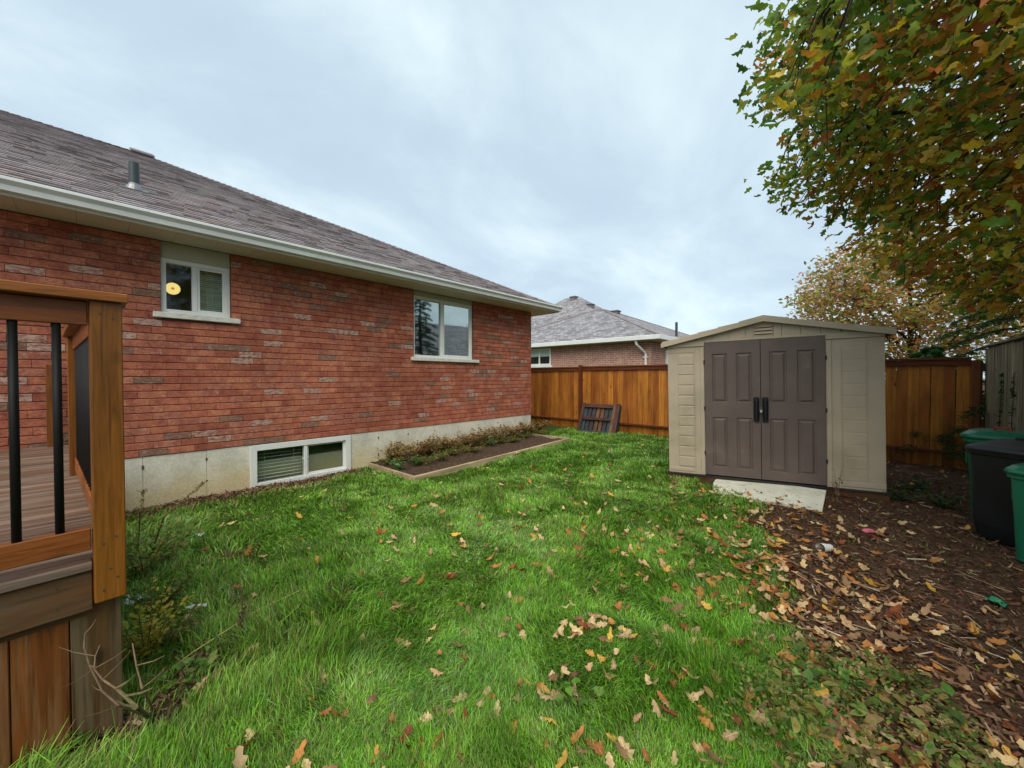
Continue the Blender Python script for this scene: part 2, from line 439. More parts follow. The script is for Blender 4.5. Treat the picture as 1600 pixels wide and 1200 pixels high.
def link(name, me, parent=None, stuff=False, loc=None, rot=None, scale=None):
    o = bpy.data.objects.new(name, me); col.objects.link(o)
    if parent is not None: o.parent = parent
    if loc is not None: o.location = loc
    if rot is not None: o.rotation_euler = rot
    if scale is not None: o.scale = scale
    if stuff: o['kind'] = 'stuff'
    return o
def empty(name, loc=(0, 0, 0), rot=(0, 0, 0)):
    o = bpy.data.objects.new(name, None); col.objects.link(o); o.empty_display_size = 0.2
    o.location = loc; o.rotation_euler = rot
    return o
def tag(o, label, cat, group=None, kind=None):
    if label: o['label'] = label
    if cat: o['category'] = cat
    if group: o['group'] = group
    if kind: o['kind'] = kind
    return o

def np_mesh(name, V, Fq, mat, colors=None, smooth=False):
    """V (n,3), Fq (m,k) uniform polygons"""
    me = bpy.data.meshes.new(name)
    V = np.asarray(V, np.float32); Fq = np.asarray(Fq, np.int32)
    m, k = Fq.shape
    me.vertices.add(len(V)); me.vertices.foreach_set('co', V.ravel())
    me.loops.add(m * k); me.loops.foreach_set('vertex_index', Fq.ravel())
    me.polygons.add(m); me.polygons.foreach_set('loop_start', np.arange(m, dtype=np.int32) * k)
    if smooth: me.polygons.foreach_set('use_smooth', np.ones(m, bool))
    me.materials.append(mat)
    me.update(calc_edges=True); me.validate()
    if colors is not None:
        at = me.attributes.new('col', 'FLOAT_COLOR', 'POINT')
        c4 = np.ones((len(V), 4), np.float32); c4[:, :3] = colors
        at.data.foreach_set('color', c4.ravel())
    return me

def rotmats(yaw, pitch, roll):
    cy, sy, cp, sp, cr_, sr = np.cos(yaw), np.sin(yaw), np.cos(pitch), np.sin(pitch), np.cos(roll), np.sin(roll)
    N = len(yaw); Z = np.zeros(N); O = np.ones(N)
    A = np.stack([np.stack([cy, -sy, Z], -1), np.stack([sy, cy, Z], -1), np.stack([Z, Z, O], -1)], 1)
    B = np.stack([np.stack([O, Z, Z], -1), np.stack([Z, cp, -sp], -1), np.stack([Z, sp, cp], -1)], 1)
    C = np.stack([np.stack([cr_, Z, sr], -1), np.stack([Z, O, Z], -1), np.stack([-sr, Z, cr_], -1)], 1)
    return A @ B @ C
def scatter(tv, tf, pos, rot, scale, colr):
    """copies of a template: returns V, F, colours. tv (k,3) grows along +y"""
    tv = np.asarray(tv, float); tf = np.asarray(tf)
    V = np.einsum('nij,kj->nki', rot, tv) * np.asarray(scale).reshape(-1, 1, 1) + pos[:, None, :]
    Fq = tf[None] + (np.arange(len(pos)) * len(tv))[:, None, None]
    C = np.repeat(colr[:, None, :], len(tv), 1)
    return V.reshape(-1, 3), Fq.reshape(-1, tf.shape[1]), C.reshape(-1, 3)

def oak_leaf(rows=9, fold=0.25, bend=0.15, twist=0.0, wob=0.0, lobes=4, seed=0, width=0.30):
    r = random.Random(seed)
    vs = []
    for i in range(rows):
        s_ = i / (rows - 1)
        w = width * (math.sin(PI * min(1, s_ ** 0.75 * 0.97 + 0.02)) ** 0.8)
        w *= 1.0 if i % 2 else 0.52
        if i == rows - 1: w = 0.03
        if i == 0: w = 0.015
        z = bend * (s_ - 0.4) ** 2 * 2 + wob * math.sin(s_ * 7 + seed)
        tw = twist * (s_ - 0.5)
        for sg in (-1, 0, 1):
            ww = w * (1 + r.uniform(-0.18, 0.18)) * sg
            zz_ = z + abs(ww) * fold + ww * tw + (wob * r.uniform(-0.6, 0.6) if sg else 0)
            vs.append((ww, s_ - 0.5 + (0.05 if sg and i % 2 else 0), zz_))
    fs = []
    for i in range(rows - 1):
        a = i * 3
        fs += [(a, a + 1, a + 4, a + 3), (a + 1, a + 2, a + 5, a + 4)]
    return vs, fs
LEAF_SIMPLE = ([(0, -0.5, 0), (0.26, -0.12, 0.06), (0.2, 0.22, 0.05), (0, 0.5, -0.06), (-0.2, 0.22, 0.05), (-0.26, -0.12, 0.06), (0, 0.05, -0.03)],
               [(0, 1, 6, 5), (1, 2, 3, 6), (6, 3, 4, 5)])

# numpy value noise
_perm = rng.random((256, 256))
def vnoise(x, y, s, off=0.0):
    x = np.asarray(x, float) * s + off * 17.3 + 1000; y = np.asarray(y, float) * s + off * 9.1 + 1000
    xi, yi = np.floor(x).astype(int), np.floor(y).astype(int)
    fx, fy = x - xi, y - yi
    fx, fy = fx * fx * (3 - 2 * fx), fy * fy * (3 - 2 * fy)
    g = lambda a, b: _perm[a % 256, b % 256]
    return (g(xi, yi) * (1 - fx) + g(xi + 1, yi) * fx) * (1 - fy) + (g(xi, yi + 1) * (1 - fx) + g(xi + 1, yi + 1) * fx) * fy
def sstep(a, b, x):
    t = np.clip((np.asarray(x, float) - a) / (b - a), 0, 1)
    return t * t * (3 - 2 * t)
def gz(x, y):
    x = np.asarray(x, float); y = np.asarray(y, float)
    g = -0.10 * (1 - sstep(3.0, 7.5, y)) * (1 - sstep(-5.2, -3.0, x))
    near = np.exp(-((x * x + y * y) / 400.0))
    g = g + ((vnoise(x, y, 0.9) - 0.5) * 0.05 + (vnoise(x, y, 2.7, 3) - 0.5) * 0.03) * near
    return g
def gzf(x, y): return float(gz(np.array([x]), np.array([y]))[0])
def mulch_edge(y):
    return -0.15 - 0.29 * (np.asarray(y, float) - 2.4)
def mulch_mask(x, y):
    """1 inside the mulch / bare soil under the trees"""
    n = (vnoise(x, y, 1.6, 5) - 0.5) * 0.7 + (vnoise(x, y, 5, 6) - 0.5) * 0.35
    e = np.where(np.asarray(y) < 2.0, mulch_edge(2.0) + (2.0 - y) * 0.1, mulch_edge(y))
    return sstep(-0.18, 0.18, x - e + n * 0.55)

# ------------------------------------------------------------------ ground
WALLX = -6.5
HY1 = on_x(830, 600, WALLX).y      # far corner of the house wall
def make_ground():
    t = NT('ground_soil'); v = t.coord('world')
    n = t.noise(v, 3, 6, 0.6); nf = t.noise(v, 45, 5, 0.65)
    a = t.new('ShaderNodeAttribute', attribute_name='col')
    sp = t.new('ShaderNodeSeparateColor'); t.l.new(a.outputs['Color'], sp.inputs[0])
    turf = t.ramp(nf, [(0.3, (0.025, 0.045, 0.010)), (0.55, (0.05, 0.095, 0.018)), (0.75, (0.10, 0.14, 0.035))])
    soil = t.ramp(nf, [(0.28, (0.03, 0.018, 0.012)), (0.5, (0.095, 0.055, 0.034)), (0.74, (0.20, 0.115, 0.07))])
    soil = t.hsv(soil, v=t.val(n, 0.7, 1.25, 0.3, 0.7))
    c = t.mix(sp.outputs[0], turf, soil)
    t.bump(nf, 0.8, 0.02)
    m = t.fin(c, 0.95, 0.1)
    near = np.linspace(-11, 6, 171); far = np.array([-400, -150, -60, -25])
    xs = np.concatenate([far, near, np.array([12, 30, 80, 200, 400])])
    ys = np.concatenate([np.array([-400, -150, -50, -15, -6]), np.linspace(-3, 13, 161), np.array([18, 30, 60, 150, 400])])
    X, Y = np.meshgrid(xs, ys, indexing='ij')
    x_, y_ = X.ravel(), Y.ravel()
    Z = gz(x_, y_) + (vnoise(x_, y_, 9, 2) - 0.5) * 0.02 * mulch_mask(x_, y_)
    Z -= 0.14 * ((x_ < -5.0) & (y_ > 3.35) & (y_ < 7.5) & (x_ > -6.6))
    nx, ny = len(xs), len(ys)
    i, j = np.meshgrid(np.arange(nx - 1), np.arange(ny - 1), indexing='ij')
    q = np.stack([i * ny + j, (i + 1) * ny + j, (i + 1) * ny + j + 1, i * ny + j + 1], -1).reshape(-1, 4)
    strip = (1 - sstep(-6.35, -5.95, x_ + (vnoise(x_, y_, 3, 8) - .5) * .3)) * (1 - sstep(2.9, 3.2, y_))
    pt = np.zeros(len(x_))
    for (px, py, rx, ry) in ((320, 1040, 0.26, 0.24), (250, 1130, 0.24, 0.2), (130, 1180, 0.32, 0.16), (350, 865, 0.5, 0.34)):
        p = on_z(px, py, 0.0); pt = np.maximum(pt, np.exp(-(((x_ - p.x) / rx) ** 2 + ((y_ - p.y) / ry) ** 2) ** 1.5))
    cc = np.zeros((len(x_), 3)); cc[:, 0] = np.maximum(np.maximum(mulch_mask(x_, y_), strip), pt)
    o = link('lawn_ground', np_mesh('lawn_ground', np.stack([x_, y_, Z], -1), q, m, cc, True))
    tag(o, 'backyard ground of soil and turf between house, deck and fences', 'ground', kind='structure')
make_ground()

# ------------------------------------------------------------------ main brick house
ZB = 0.53                    # underside of the brickwork
COURSE = 0.0895
NC = 30
ZS = ZB + NC * COURSE + 0.005  # soffit
EX, EY = WALLX + 0.55, HY1 + 0.48   # eave edges
ZE = ZS + 0.14                # roof edge height
SL = 0.5
Y0H = -4.0                   # how far the modelled facade runs past the deck
house = empty('brick_house', (WALLX, HY1, 0))
house_inv = Matrix.Translation((-WALLX, -HY1, 0))
tag(house, 'red brick bungalow with grey shingle hip roof and pale concrete foundation', 'house')
def hb(mb, name, mats, parent=None, **k):
    """build with world coordinates under the house"""
    o = mb.build(name, mats, parent or house, **k)
    if parent is None: o.location = (-WALLX, -HY1, 0)
    return o
# openings (world y range, z range)
w1a, w1b = on_x(252, 480, WALLX).y, on_x(361, 480, WALLX).y
w1z = (on_x(300, 492, WALLX).z)
w2a, w2b = on_x(647, 520, WALLX).y, on_x(740, 520, WALLX).y
w2z = (on_x(695, 560, WALLX).z)
b1a, b1b = on_x(391, 720, WALLX).y, on_x(548, 720, WALLX).y
b1z = on_x(470, 752, WALLX).z
OPEN = [(w1a, w1b, w1z - 0.075, 9.0), (w2a, w2b, w2z - 0.075, 9.0)]
SILLS = [(w1a - 0.08, w1b + 0.10, w1z), (w2a - 0.08, w2b + 0.13, w2z)]
# mortar backing
mb = MB()
XM = WALLX - 0.009
def wall_strip(y0, y1, z0, z1, x0=WALLX - 0.20, x1=XM): mb.box(x0, x1, y0, y1, z0, z1)
ys_ = [Y0H, w1a, w1b, w2a, w2b, HY1 - 0.012]
wall_strip(ys_[0], ys_[1], ZB - 0.002, ZS); wall_strip(ys_[1], ys_[2], ZB - 0.002, w1z - 0.08)
wall_strip(ys_[2], ys_[3], ZB - 0.002, ZS); wall_strip(ys_[3], ys_[4], ZB - 0.002, w2z - 0.08); wall_strip(ys_[4], ys_[5], ZB - 0.002, ZS)
wall = hb(mb, 'wall', MAT['mortar'])
# end wall and rear walls (plain, brick coloured)
mb = MB(); mb.box(-20.4, WALLX - 0.012, HY1 - 0.2, HY1 - 0.001, ZB - 0.002, ZS - 0.001)
hb(mb, 'end_wall', MAT['far_brick'])
# bricks
brick_list = []
BL = 0.267
for c in range(NC):
    z0 = ZB + c * COURSE
    zc = z0 + COURSE / 2
    holes = [(a, b) for (a, b, lo, hi) in OPEN if zc > lo + 0.02]
    y = HY1
    off = [0.0, 0.5, 0.12, 0.6][c % 4] * BL
    first = True
    while y > Y0H:
        L = BL if not (first and off > 0) else off
        first = False
        a, b = y - L + 0.0013, y - 0.0013
        y -= L
        segs = [(a, b)]
        for (h0, h1) in holes:
            ns = []
            for (p, q) in segs:
                if q <= h0 or p >= h1: ns.append((p, q)); continue
                if p < h0: ns.append((p, h0 - 0.003))
                if q > h1: ns.append((h1 + 0.003, q))
            segs = ns
        for (p, q) in segs:
            if q - p < 0.02: continue
            in_sill = any(q > s0 and p < s1 and z0 < sz + 0.004 and z0 + COURSE > sz - 0.072 for s0, s1, sz in SILLS)
            brick_list.append((p, q, z0, in_sill))
_bm = {}
def brick_mesh(L, mi):
    key = (round(L, 3), mi)
    if key not in _bm:
        m_ = MB(); h, c2, c3 = COURSE - 0.0085, 0.005, 0.0008
        l2 = L / 2
        vs_ = [(-0.03, -l2, 0), (-0.03, l2, 0), (-0.03, l2, h), (-0.03, -l2, h), (-c2, -l2, 0), (-c2, l2, 0), (-c2, l2, h), (-c2, -l2, h),
               (0, -l2 + c3, c2), (0, l2 - c3, c2), (0, l2 - c3, h - c2), (0, -l2 + c3, h - c2)]
        m_.add(vs_, [(0, 1, 5, 4), (1, 2, 6, 5), (2, 3, 7, 6), (3, 0, 4, 7), (4, 5, 9, 8), (5, 6, 10, 9), (6, 7, 11, 10), (7, 4, 8, 11), (8, 9, 10, 11)])
        _bm[key] = m_.mesh('brick', MAT['brick'][mi])
    return _bm[key]
def pick_brick():
    r = random.random()
    return 5 if r < 0.075 else 4 if r < 0.165 else 3 if r < 0.29 else 0 if r < 0.62 else 1 if r < 0.82 else 2
def bsize(b):
    y = (b[0] + b[1]) / 2
    d2 = WALLX ** 2 + y * y
    vis = -0.62 < y
    return (1.0 if vis else 0.0) * (b[1] - b[0]) / (d2 * math.sqrt(d2))
brick_list.sort(key=bsize, reverse=True)
field = MB()
last = 0
for i, (p, q, z0, ins) in enumerate(brick_list):
    mi = pick_brick()
    if mi in (4, 5) and random.random() < 0.25: mi = 3
    dx = random.uniform(-0.002, 0.002); yc = (p + q) / 2
    me = brick_mesh(q - p, mi)
    if i < 300 and not ins:
        o = bpy.data.objects.new('brick', me); col.objects.link(o); o.parent = wall
        o.location = (WALLX + dx, yc, z0); o.rotation_euler = (0, 0, random.uniform(-0.006, 0.006))
    else:
        h, c2, l2 = COURSE - 0.0075, 0.004, (q - p) / 2
        field.add([(WALLX + dx + v.co.x, yc + v.co.y, z0 + v.co.z) for v in me.vertices], [tuple(f.vertices) for f in me.polygons], mi)
field.build('brick_field', MAT['brick'], wall, stuff=True)

# foundation: concrete panels with form joints
y = Y0H; mbi = []
fz0 = -0.6
edges = []
yy = HY1
while yy > Y0H: edges.append(yy); yy -= 0.62
edges.append(Y0H)
for a, b in zip(edges[1:], edges[:-1]):
    m_ = MB(); segs = [(a, b, fz0, ZB - 0.006)]
    if b > b1a and a < b1b:
        segs = []
        lo, hi = max(a, b1a), min(b, b1b)
        segs.append((lo, hi, fz0, b1z - 0.03))
        if a < b1a: segs.append((a, b1a, fz0, ZB - 0.006))
        if b > b1b: segs.append((b1b, b, fz0, ZB - 0.006))
    for (p, q, r0, r1) in segs:
        m_.box(WALLX - 0.2, WALLX - 0.014 + random.uniform(-0.0015, 0.0015), p + (0.0018 if p == a else 0), q - (0.0018 if q == b else 0), r0, r1)
    hb(m_, 'concrete_panel', MAT['concrete'])
m_ = MB(); m_.box(-20.4, WALLX - 0.205, Y0H, HY1 - 0.02, fz0, ZB - 0.3); m_.box(-20.4, WALLX - 0.21, HY1 - 0.2, HY1 - 0.016, fz0 + .01, ZB - 0.004)
hb(m_, 'foundation_core', MAT['concrete'])
# form ties left in the concrete
tm = MB()
for k, a in enumerate(edges[:-1]):
    for zz_ in (ZB - 0.12, ZB - 0.42):
        if b1a - 0.1 < a < b1b + 0.1: continue
        tm.box(WALLX - 0.016, WALLX - 0.007, a - 0.010, a + 0.010, zz_ - 0.008 + random.uniform(-.03, .03), zz_ + 0.012)
hb(tm, 'form_tie', m_plain('rusty_tie', (0.12, 0.09, 0.06), 0.9, 0.1))

# dark rooms behind the windows
def room(y0, y1, z0, z1, d=1.6):
    m_ = MB(); x1 = WALLX - 0.205; x0 = x1 - d
    vs_ = [(x0, y0, z0), (x1, y0, z0), (x1, y1, z0), (x0, y1, z0), (x0, y0, z1), (x1, y0, z1), (x1, y1, z1), (x0, y1, z1)]
    m_.add(vs_, [(0, 1, 2, 3), (7, 6, 5, 4), (4, 5, 1, 0), (6, 7, 3, 2), (7, 4, 0, 3)])
    hb(m_, 'room_wall', MAT['dark'])
room(w1a - 0.4, w1b + 0.4, 1.0, ZS - 0.05); room(w2a - 0.4, w2b + 0.4, 1.0, ZS - 0.05); room(b1a - 0.3, b1b + 0.3, -0.4, ZB - 0.02)

def slider_window(y0, y1, z0, z1, split, xf, fw=0.05, glass=('glass', 'glass'), mull=0.05, blinds=(), name='window', stagger=True):
    """white vinyl slider: frame, two panes, optional blinds. world coords, faces +x"""
    m_ = MB()
    m_.box(xf - 0.10, xf, y0, y0 + fw, z0, z1, ch=0.004); m_.box(xf - 0.10, xf, y1 - fw, y1, z0, z1, ch=0.004)
    m_.box(xf - 0.10, xf - 0.001, y0 + fw, y1 - fw, z0, z0 + fw, ch=0.004); m_.box(xf - 0.10, xf - 0.001, y0 + fw, y1 - fw, z1 - fw, z1, ch=0.004)
    w = hb(m_, name, MAT['white'])
    ys = y0 + (y1 - y0) * split
    m_ = MB(); m_.box(xf - 0.09, xf - 0.012, ys - mull / 2, ys + mull / 2, z0 + fw, z1 - fw, ch=0.004)
    m_.build('mullion', MAT['white'], w)
    s_ = 0.028
    for k, (a, b) in enumerate(((y0 + fw, ys - mull / 2), (ys + mull / 2, y1 - fw))):
        xo = xf - 0.03 - (0.03 if (k == 0) == stagger else 0)
        if k == 1:
            m_ = MB(); za, zb_ = z0 + fw, z1 - fw
            m_.box(xo - 0.02, xo + 0.012, a, a + s_, za, zb_, ch=0.003); m_.box(xo - 0.02, xo + 0.012, b - s_, b, za, zb_, ch=0.003)
            m_.box(xo - 0.02, xo + 0.011, a + s_, b - s_, za, za + s_, ch=0.003); m_.box(xo - 0.02, xo + 0.011, a + s_, b - s_, zb_ - s_, zb_, ch=0.003)
            m_.build('sash', MAT['white'], w)
        m_ = MB(); m_.add([(xo, a, z0 + fw), (xo, b, z0 + fw), (xo, b, z1 - fw), (xo, a, z1 - fw)], [(0, 1, 2, 3)])
        m_.build('pane', MAT[glass[k]], w)
        if k in blinds:
            m_ = MB(); zc = z0 + fw + 0.02
            while zc < z1 - fw - 0.02:
                x_ = xf - 0.15
                tl = random.uniform(0.010, 0.014)
                m_.add([(x_ - 0.016, a, zc + tl), (x_ + 0.016, a, zc - tl * blinds[k]), (x_ + 0.016, b, zc - tl * blinds[k]), (x_ - 0.016, b, zc + tl)], [(0, 1, 2, 3)])
                zc += blinds['step']
            for yc in (a + 0.12, b - 0.12): m_.box(xf - 0.131, xf - 0.129, yc, yc + 0.003, z0 + fw, z1 - fw)
            m_.build('blind', MAT['blind'], w)
    return w
W1T = ZS - 0.20
win1 = slider_window(w1a, w1b, w1z, W1T, 0.47, WALLX - 0.05, 0.055, ('glass', 'glass_soft'), 0.055, {1: 1.3, 'step': 0.026})
win2 = slider_window(w2a, w2b, w2z, ZS - 0.10, 0.47, WALLX - 0.05, 0.05, ('glass_mirror', 'glass_mirror'), 0.055, {})
win3 = slider_window(b1a, b1b, b1z, ZB - 0.012, 0.51, WALLX + 0.012, 0.085, ('glass', 'glass'), 0.05, {0: -0.6, 'step': 0.052}, stagger=False)
for (a, b, z1, nm) in ((w1a, w1b, W1T, 1), (w2a, w2b, ZS - 0.10, 2)):
    m_ = MB(); m_.box(WALLX - 0.15, WALLX - 0.042, a + 0.002, b - 0.002, z1 + 0.002, ZS - 0.001); hb(m_, 'header_trim', MAT['header'])
for s0, s1, sz in SILLS:
    m_ = MB(); m_.box(WALLX - 0.14, WALLX + 0.055, s0, s1, sz - 0.07, sz - 0.002, ch=0.006)
    m_.build('sill', MAT['sill'], win1 if sz == w1z else win2)
# handles / lock on the basement slider, lit lamp seen through the small window
m_ = MB(); p = on_x(472, 716, WALLX - 0.02); m_.box(p.x - 0.01, p.x + 0.006, p.y, p.y + 0.10, p.z - 0.012, p.z + 0.006, ch=0.004)
m_.build('latch', MAT['white'], win3)
lp = on_x(270, 451, WALLX - 0.30)
m_ = MB(); m_.tube([(-0.02, 0, 0), (0.0, 0, 0), (0.012, 0, 0)], [0.062, 0.078, 0.070], 28); m_.tube([(0.012, 0, 0), (0.02, 0, 0)], [0.018, 0.012], 20, 1)
m_.tube([(-0.02, 0, 0), (-0.35, 0.0, 0)], [0.012, 0.012], 8)
lamp = m_.build('wall_lamp', [MAT['lamp'], MAT['lamp_core']], None, smooth=False)
lamp.location = lp; lamp.rotation_euler = (0, 0, R(-6))
tag(lamp, 'round glowing yellow lamp behind the dark pane of the small window', 'lamp')

# soffit panels, fascia, gutter
y = EY - 0.02
while y > Y0H:
    m_ = MB(); m_.box(WALLX - 0.006, EX - 0.025, max(y - 0.40, Y0H) + 0.0015, y - 0.0015, ZS, ZS + 0.012)
    m_.box(WALLX - 0.006, EX - 0.025, y - 0.2, y - 0.195, ZS - 0.002, ZS + 0.002)
    hb(m_, 'soffit_panel', MAT['soffit']); y -= 0.40
m_ = MB(); m_.box(-20.5, WALLX - 0.008, HY1 - 0.003, EY - 0.025, ZS + 0.001, ZS + 0.011); hb(m_, 'end_soffit', MAT['soffit'])
m_ = MB(); m_.box(EX - 0.024, EX, Y0H, EY, ZS - 0.012, ZE - 0.008); m_.box(-20.5, EX - 0.025, EY - 0.024, EY - 0.0005, ZS - 0.012, ZE - 0.008)
hb(m_, 'fascia', MAT['gutter'])
gx = EX + 0.002
prof = [(gx, ZE - 0.125), (gx + 0.072, ZE - 0.125), (gx + 0.082, ZE - 0.075), (gx + 0.118, ZE - 0.038), (gx + 0.118, ZE - 0.012), (gx + 0.106, ZE - 0.006),
        (gx + 0.106, ZE - 0.018), (gx + 0.104, ZE - 0.034), (gx + 0.072, ZE - 0.072), (gx + 0.062, ZE - 0.115), (gx + 0.006, ZE - 0.115), (gx + 0.006, ZE - 0.01), (gx, ZE - 0.01)]
m_ = MB(); m_.prism(prof, Y0H, EY + 0.01); gut = hb(m_, 'gutter', MAT['gutter'])
m_ = MB()
for k in range(2): m_.box(gx + 0.1175, gx + 0.1192, EY - 4.9 * k - 3.0, EY - 4.9 * k - 2.985, ZE - 0.036, ZE - 0.012)
m_.box(gx, gx + 0.1, EY + 0.0102, EY + 0.013, ZE - 0.125, ZE - 0.01)
m_.build('gutter_seam', MAT['gutter'], gut)

# roof
HD = 7.5                    # half depth of the house: hip run
RX, RZ = EX - HD, ZE + HD * SL
m_ = MB()
yb = -14.0
E = 0.0
m_.add([(EX, yb, ZE), (EX, EY, ZE), (RX, EY - HD, RZ), (RX, yb, RZ), (EX - 2 * HD, EY, ZE), (EX - 2 * HD, yb, ZE)],
       [(0, 1, 2, 3), (1, 4, 2), (4, 5, 3, 2)])
m_.add([(EX, yb, ZE), (EX, EY, ZE), (EX - 2 * HD, EY, ZE), (EX - 2 * HD, yb, ZE)], [])
roof = hb(m_, 'roof', MAT['shingle'][1])
U = Vector((-1, 0, SL)).normalized(); Nn = Vector((SL, 0, 1)).normalized(); Yv = Vector((0, 1, 0))
XC, TH = 0.143, 0.014
tabs = []
slope_len = HD * math.sqrt(1 + SL * SL)
c = 0
while c * XC < slope_len - 0.05:
    s0 = c * XC - 0.02
    run = (s0 + 0.03) / math.sqrt(1 + SL * SL)
    y = min(EY - run, EY) - 0.005
    y -= random.uniform(0, 0.12)
    ymin = -3.4
    while y > ymin:
        w = random.choice((0.14, 0.18, 0.22, 0.27, 0.33))
        tabs.append((s0, y - w / 2, w, c)); y -= w
    c += 1
def tab_pos(s0, y): return Vector((EX, 0, ZE)) + U * s0 + Yv * y
def tsize(t):
    p = tab_pos(t[0], t[1]); v = Vector((0, 0, CAMZ)) - p
    fwd = -_sy * p.x + _cy * p.y; rt = _cy * p.x + _sy * p.y
    vis = fwd > 0.5 and -1.36 < rt / fwd
    return (1 if vis else 0) * t[2] * abs(v.normalized().dot(Nn)) / v.length_squared
tabs.sort(key=tsize, reverse=True)
_tm = {}
def tab_verts(w, th):
    l, a = XC + 0.02, w / 2 - 0.0015
    return [(-a, 0, 0.001), (a, 0, 0.001), (a, 0, th), (-a, 0, th), (-a, l, 0.0005), (a, l, 0.0005), (a, l, 0.003), (-a, l, 0.003)]
TAB_F = [(0, 1, 2, 3), (3, 2, 6, 7), (1, 5, 6, 2), (4, 0, 3, 7), (5, 4, 7, 6), (1, 0, 4, 5)]
def tab_mesh(w, mi, thk):
    if (w, mi, thk) not in _tm:
        q = MB(); q.add(tab_verts(w, TH + 0.007 * thk), TAB_F); _tm[w, mi, thk] = q.mesh('shingle', MAT['shingle'][mi])
    return _tm[w, mi, thk]
rest = MB()
B3 = Matrix((Yv, U, Nn)).transposed()
for i, (s0, y, w, c) in enumerate(tabs):
    mi = random.choices((0, 1, 2, 3), (5, 2.2, 2.6, 2.2))[0]; thk = random.choice((0, 0, 1))
    p = tab_pos(s0, y) + Nn * 0.004
    if i < 300:
        o = link('shingle', tab_mesh(w, mi, thk), roof)
        o.matrix_basis = Matrix.Translation(p) @ B3.to_4x4()
    else:
        rest.add([p + B3 @ Vector(v) for v in tab_verts(w, TH + 0.007 * thk)], TAB_F[:5], mi)
rest.build('shingle_courses', MAT['shingle'], roof, stuff=True)
# hip caps and ridge caps
cap = MB()
def caps(p0, p1, step=0.15):
    p0, p1 = Vector(p0), Vector(p1); d = (p1 - p0); n = int(d.length / step); d.normalize()
    sd = d.cross(Vector((0, 0, 1))).normalized(); up = sd.cross(d)
    for k in range(n):
        a = p0 + d * (k * step); b = a + d * (step + 0.03)
        h0, h1 = 0.030, 0.016
        cap.add([a - sd * .14 - up * (.05 - .012), a + up * h0, a + sd * .14 - up * (.05 - .012), b - sd * .14 - up * .055, b + up * h1, b + sd * .14 - up * .055,
                 a - sd * .14 - up * .06, a + sd * .14 - up * .06], [(0, 1, 4, 3), (1, 2, 5, 4), (0, 6, 7, 2, 1)], random.choice((0, 0, 1, 3)))
caps((EX, EY, ZE), (RX, EY - HD, RZ)); caps((RX, EY - HD, RZ), (RX, -6, RZ)); caps((EX - 2 * HD, EY, ZE), (RX, EY - HD, RZ))
cap.build('hip_cap', MAT['shingle'], roof, stuff=True)
def ridge_vent(p, parent, yaw=0.0, s=1.0, dark=1, slope=SL):
    m_ = MB(); m_.box(-0.22 * s, 0.22 * s, -0.25 * s, 0.25 * s, 0.0, 0.06 * s); m_.box(-0.27 * s, 0.27 * s, -0.30 * s, 0.30 * s, 0.062 * s, 0.13 * s, ch=0.02 * s)
    o = m_.build('roof_vent', MAT['shingle'][dark], parent); o.location = p; o.rotation_euler = (0, math.atan(slope), yaw); return o
def on_roof(px, py):
    d = ray(px, py); o = Vector((0, 0, CAMZ)); q = Vector((EX, 0, ZE))
    return o + d * ((q - o).dot(Nn) / d.dot(Nn))
pv = on_roof(222, 243)
ridge_vent((pv.x, pv.y, pv.z), roof, 0, 0.72)
pp = on_roof(210, 297)
m_ = MB(); m_.tube([(0, 0, -0.1), (0, 0, 0.36)], 0.056, 18, cap=False); m_.tube([(0, 0, 0.36), (0, 0, 0.2)], 0.048, 18, cap=True)
pipe = m_.build('vent_pipe', MAT['pipe'], roof, smooth=True); pipe.location = pp
m_ = MB(); m_.tube([Nn * 0.004, Nn * 0.03 + Vector((0, 0, 0.02)), Vector((0, 0, 0.06))], [0.095, 0.07, 0.059], 18, cap=False)
m_.add([B3 @ Vector(v) for v in ((-.14, -.12, .019), (.14, -.12, .019), (.14, .12, .016), (-.14, .12, .016))], [(0, 1, 2, 3)])
fl = m_.build('flashing', MAT['flash'], pipe); fl.location = (0, 0, 0)

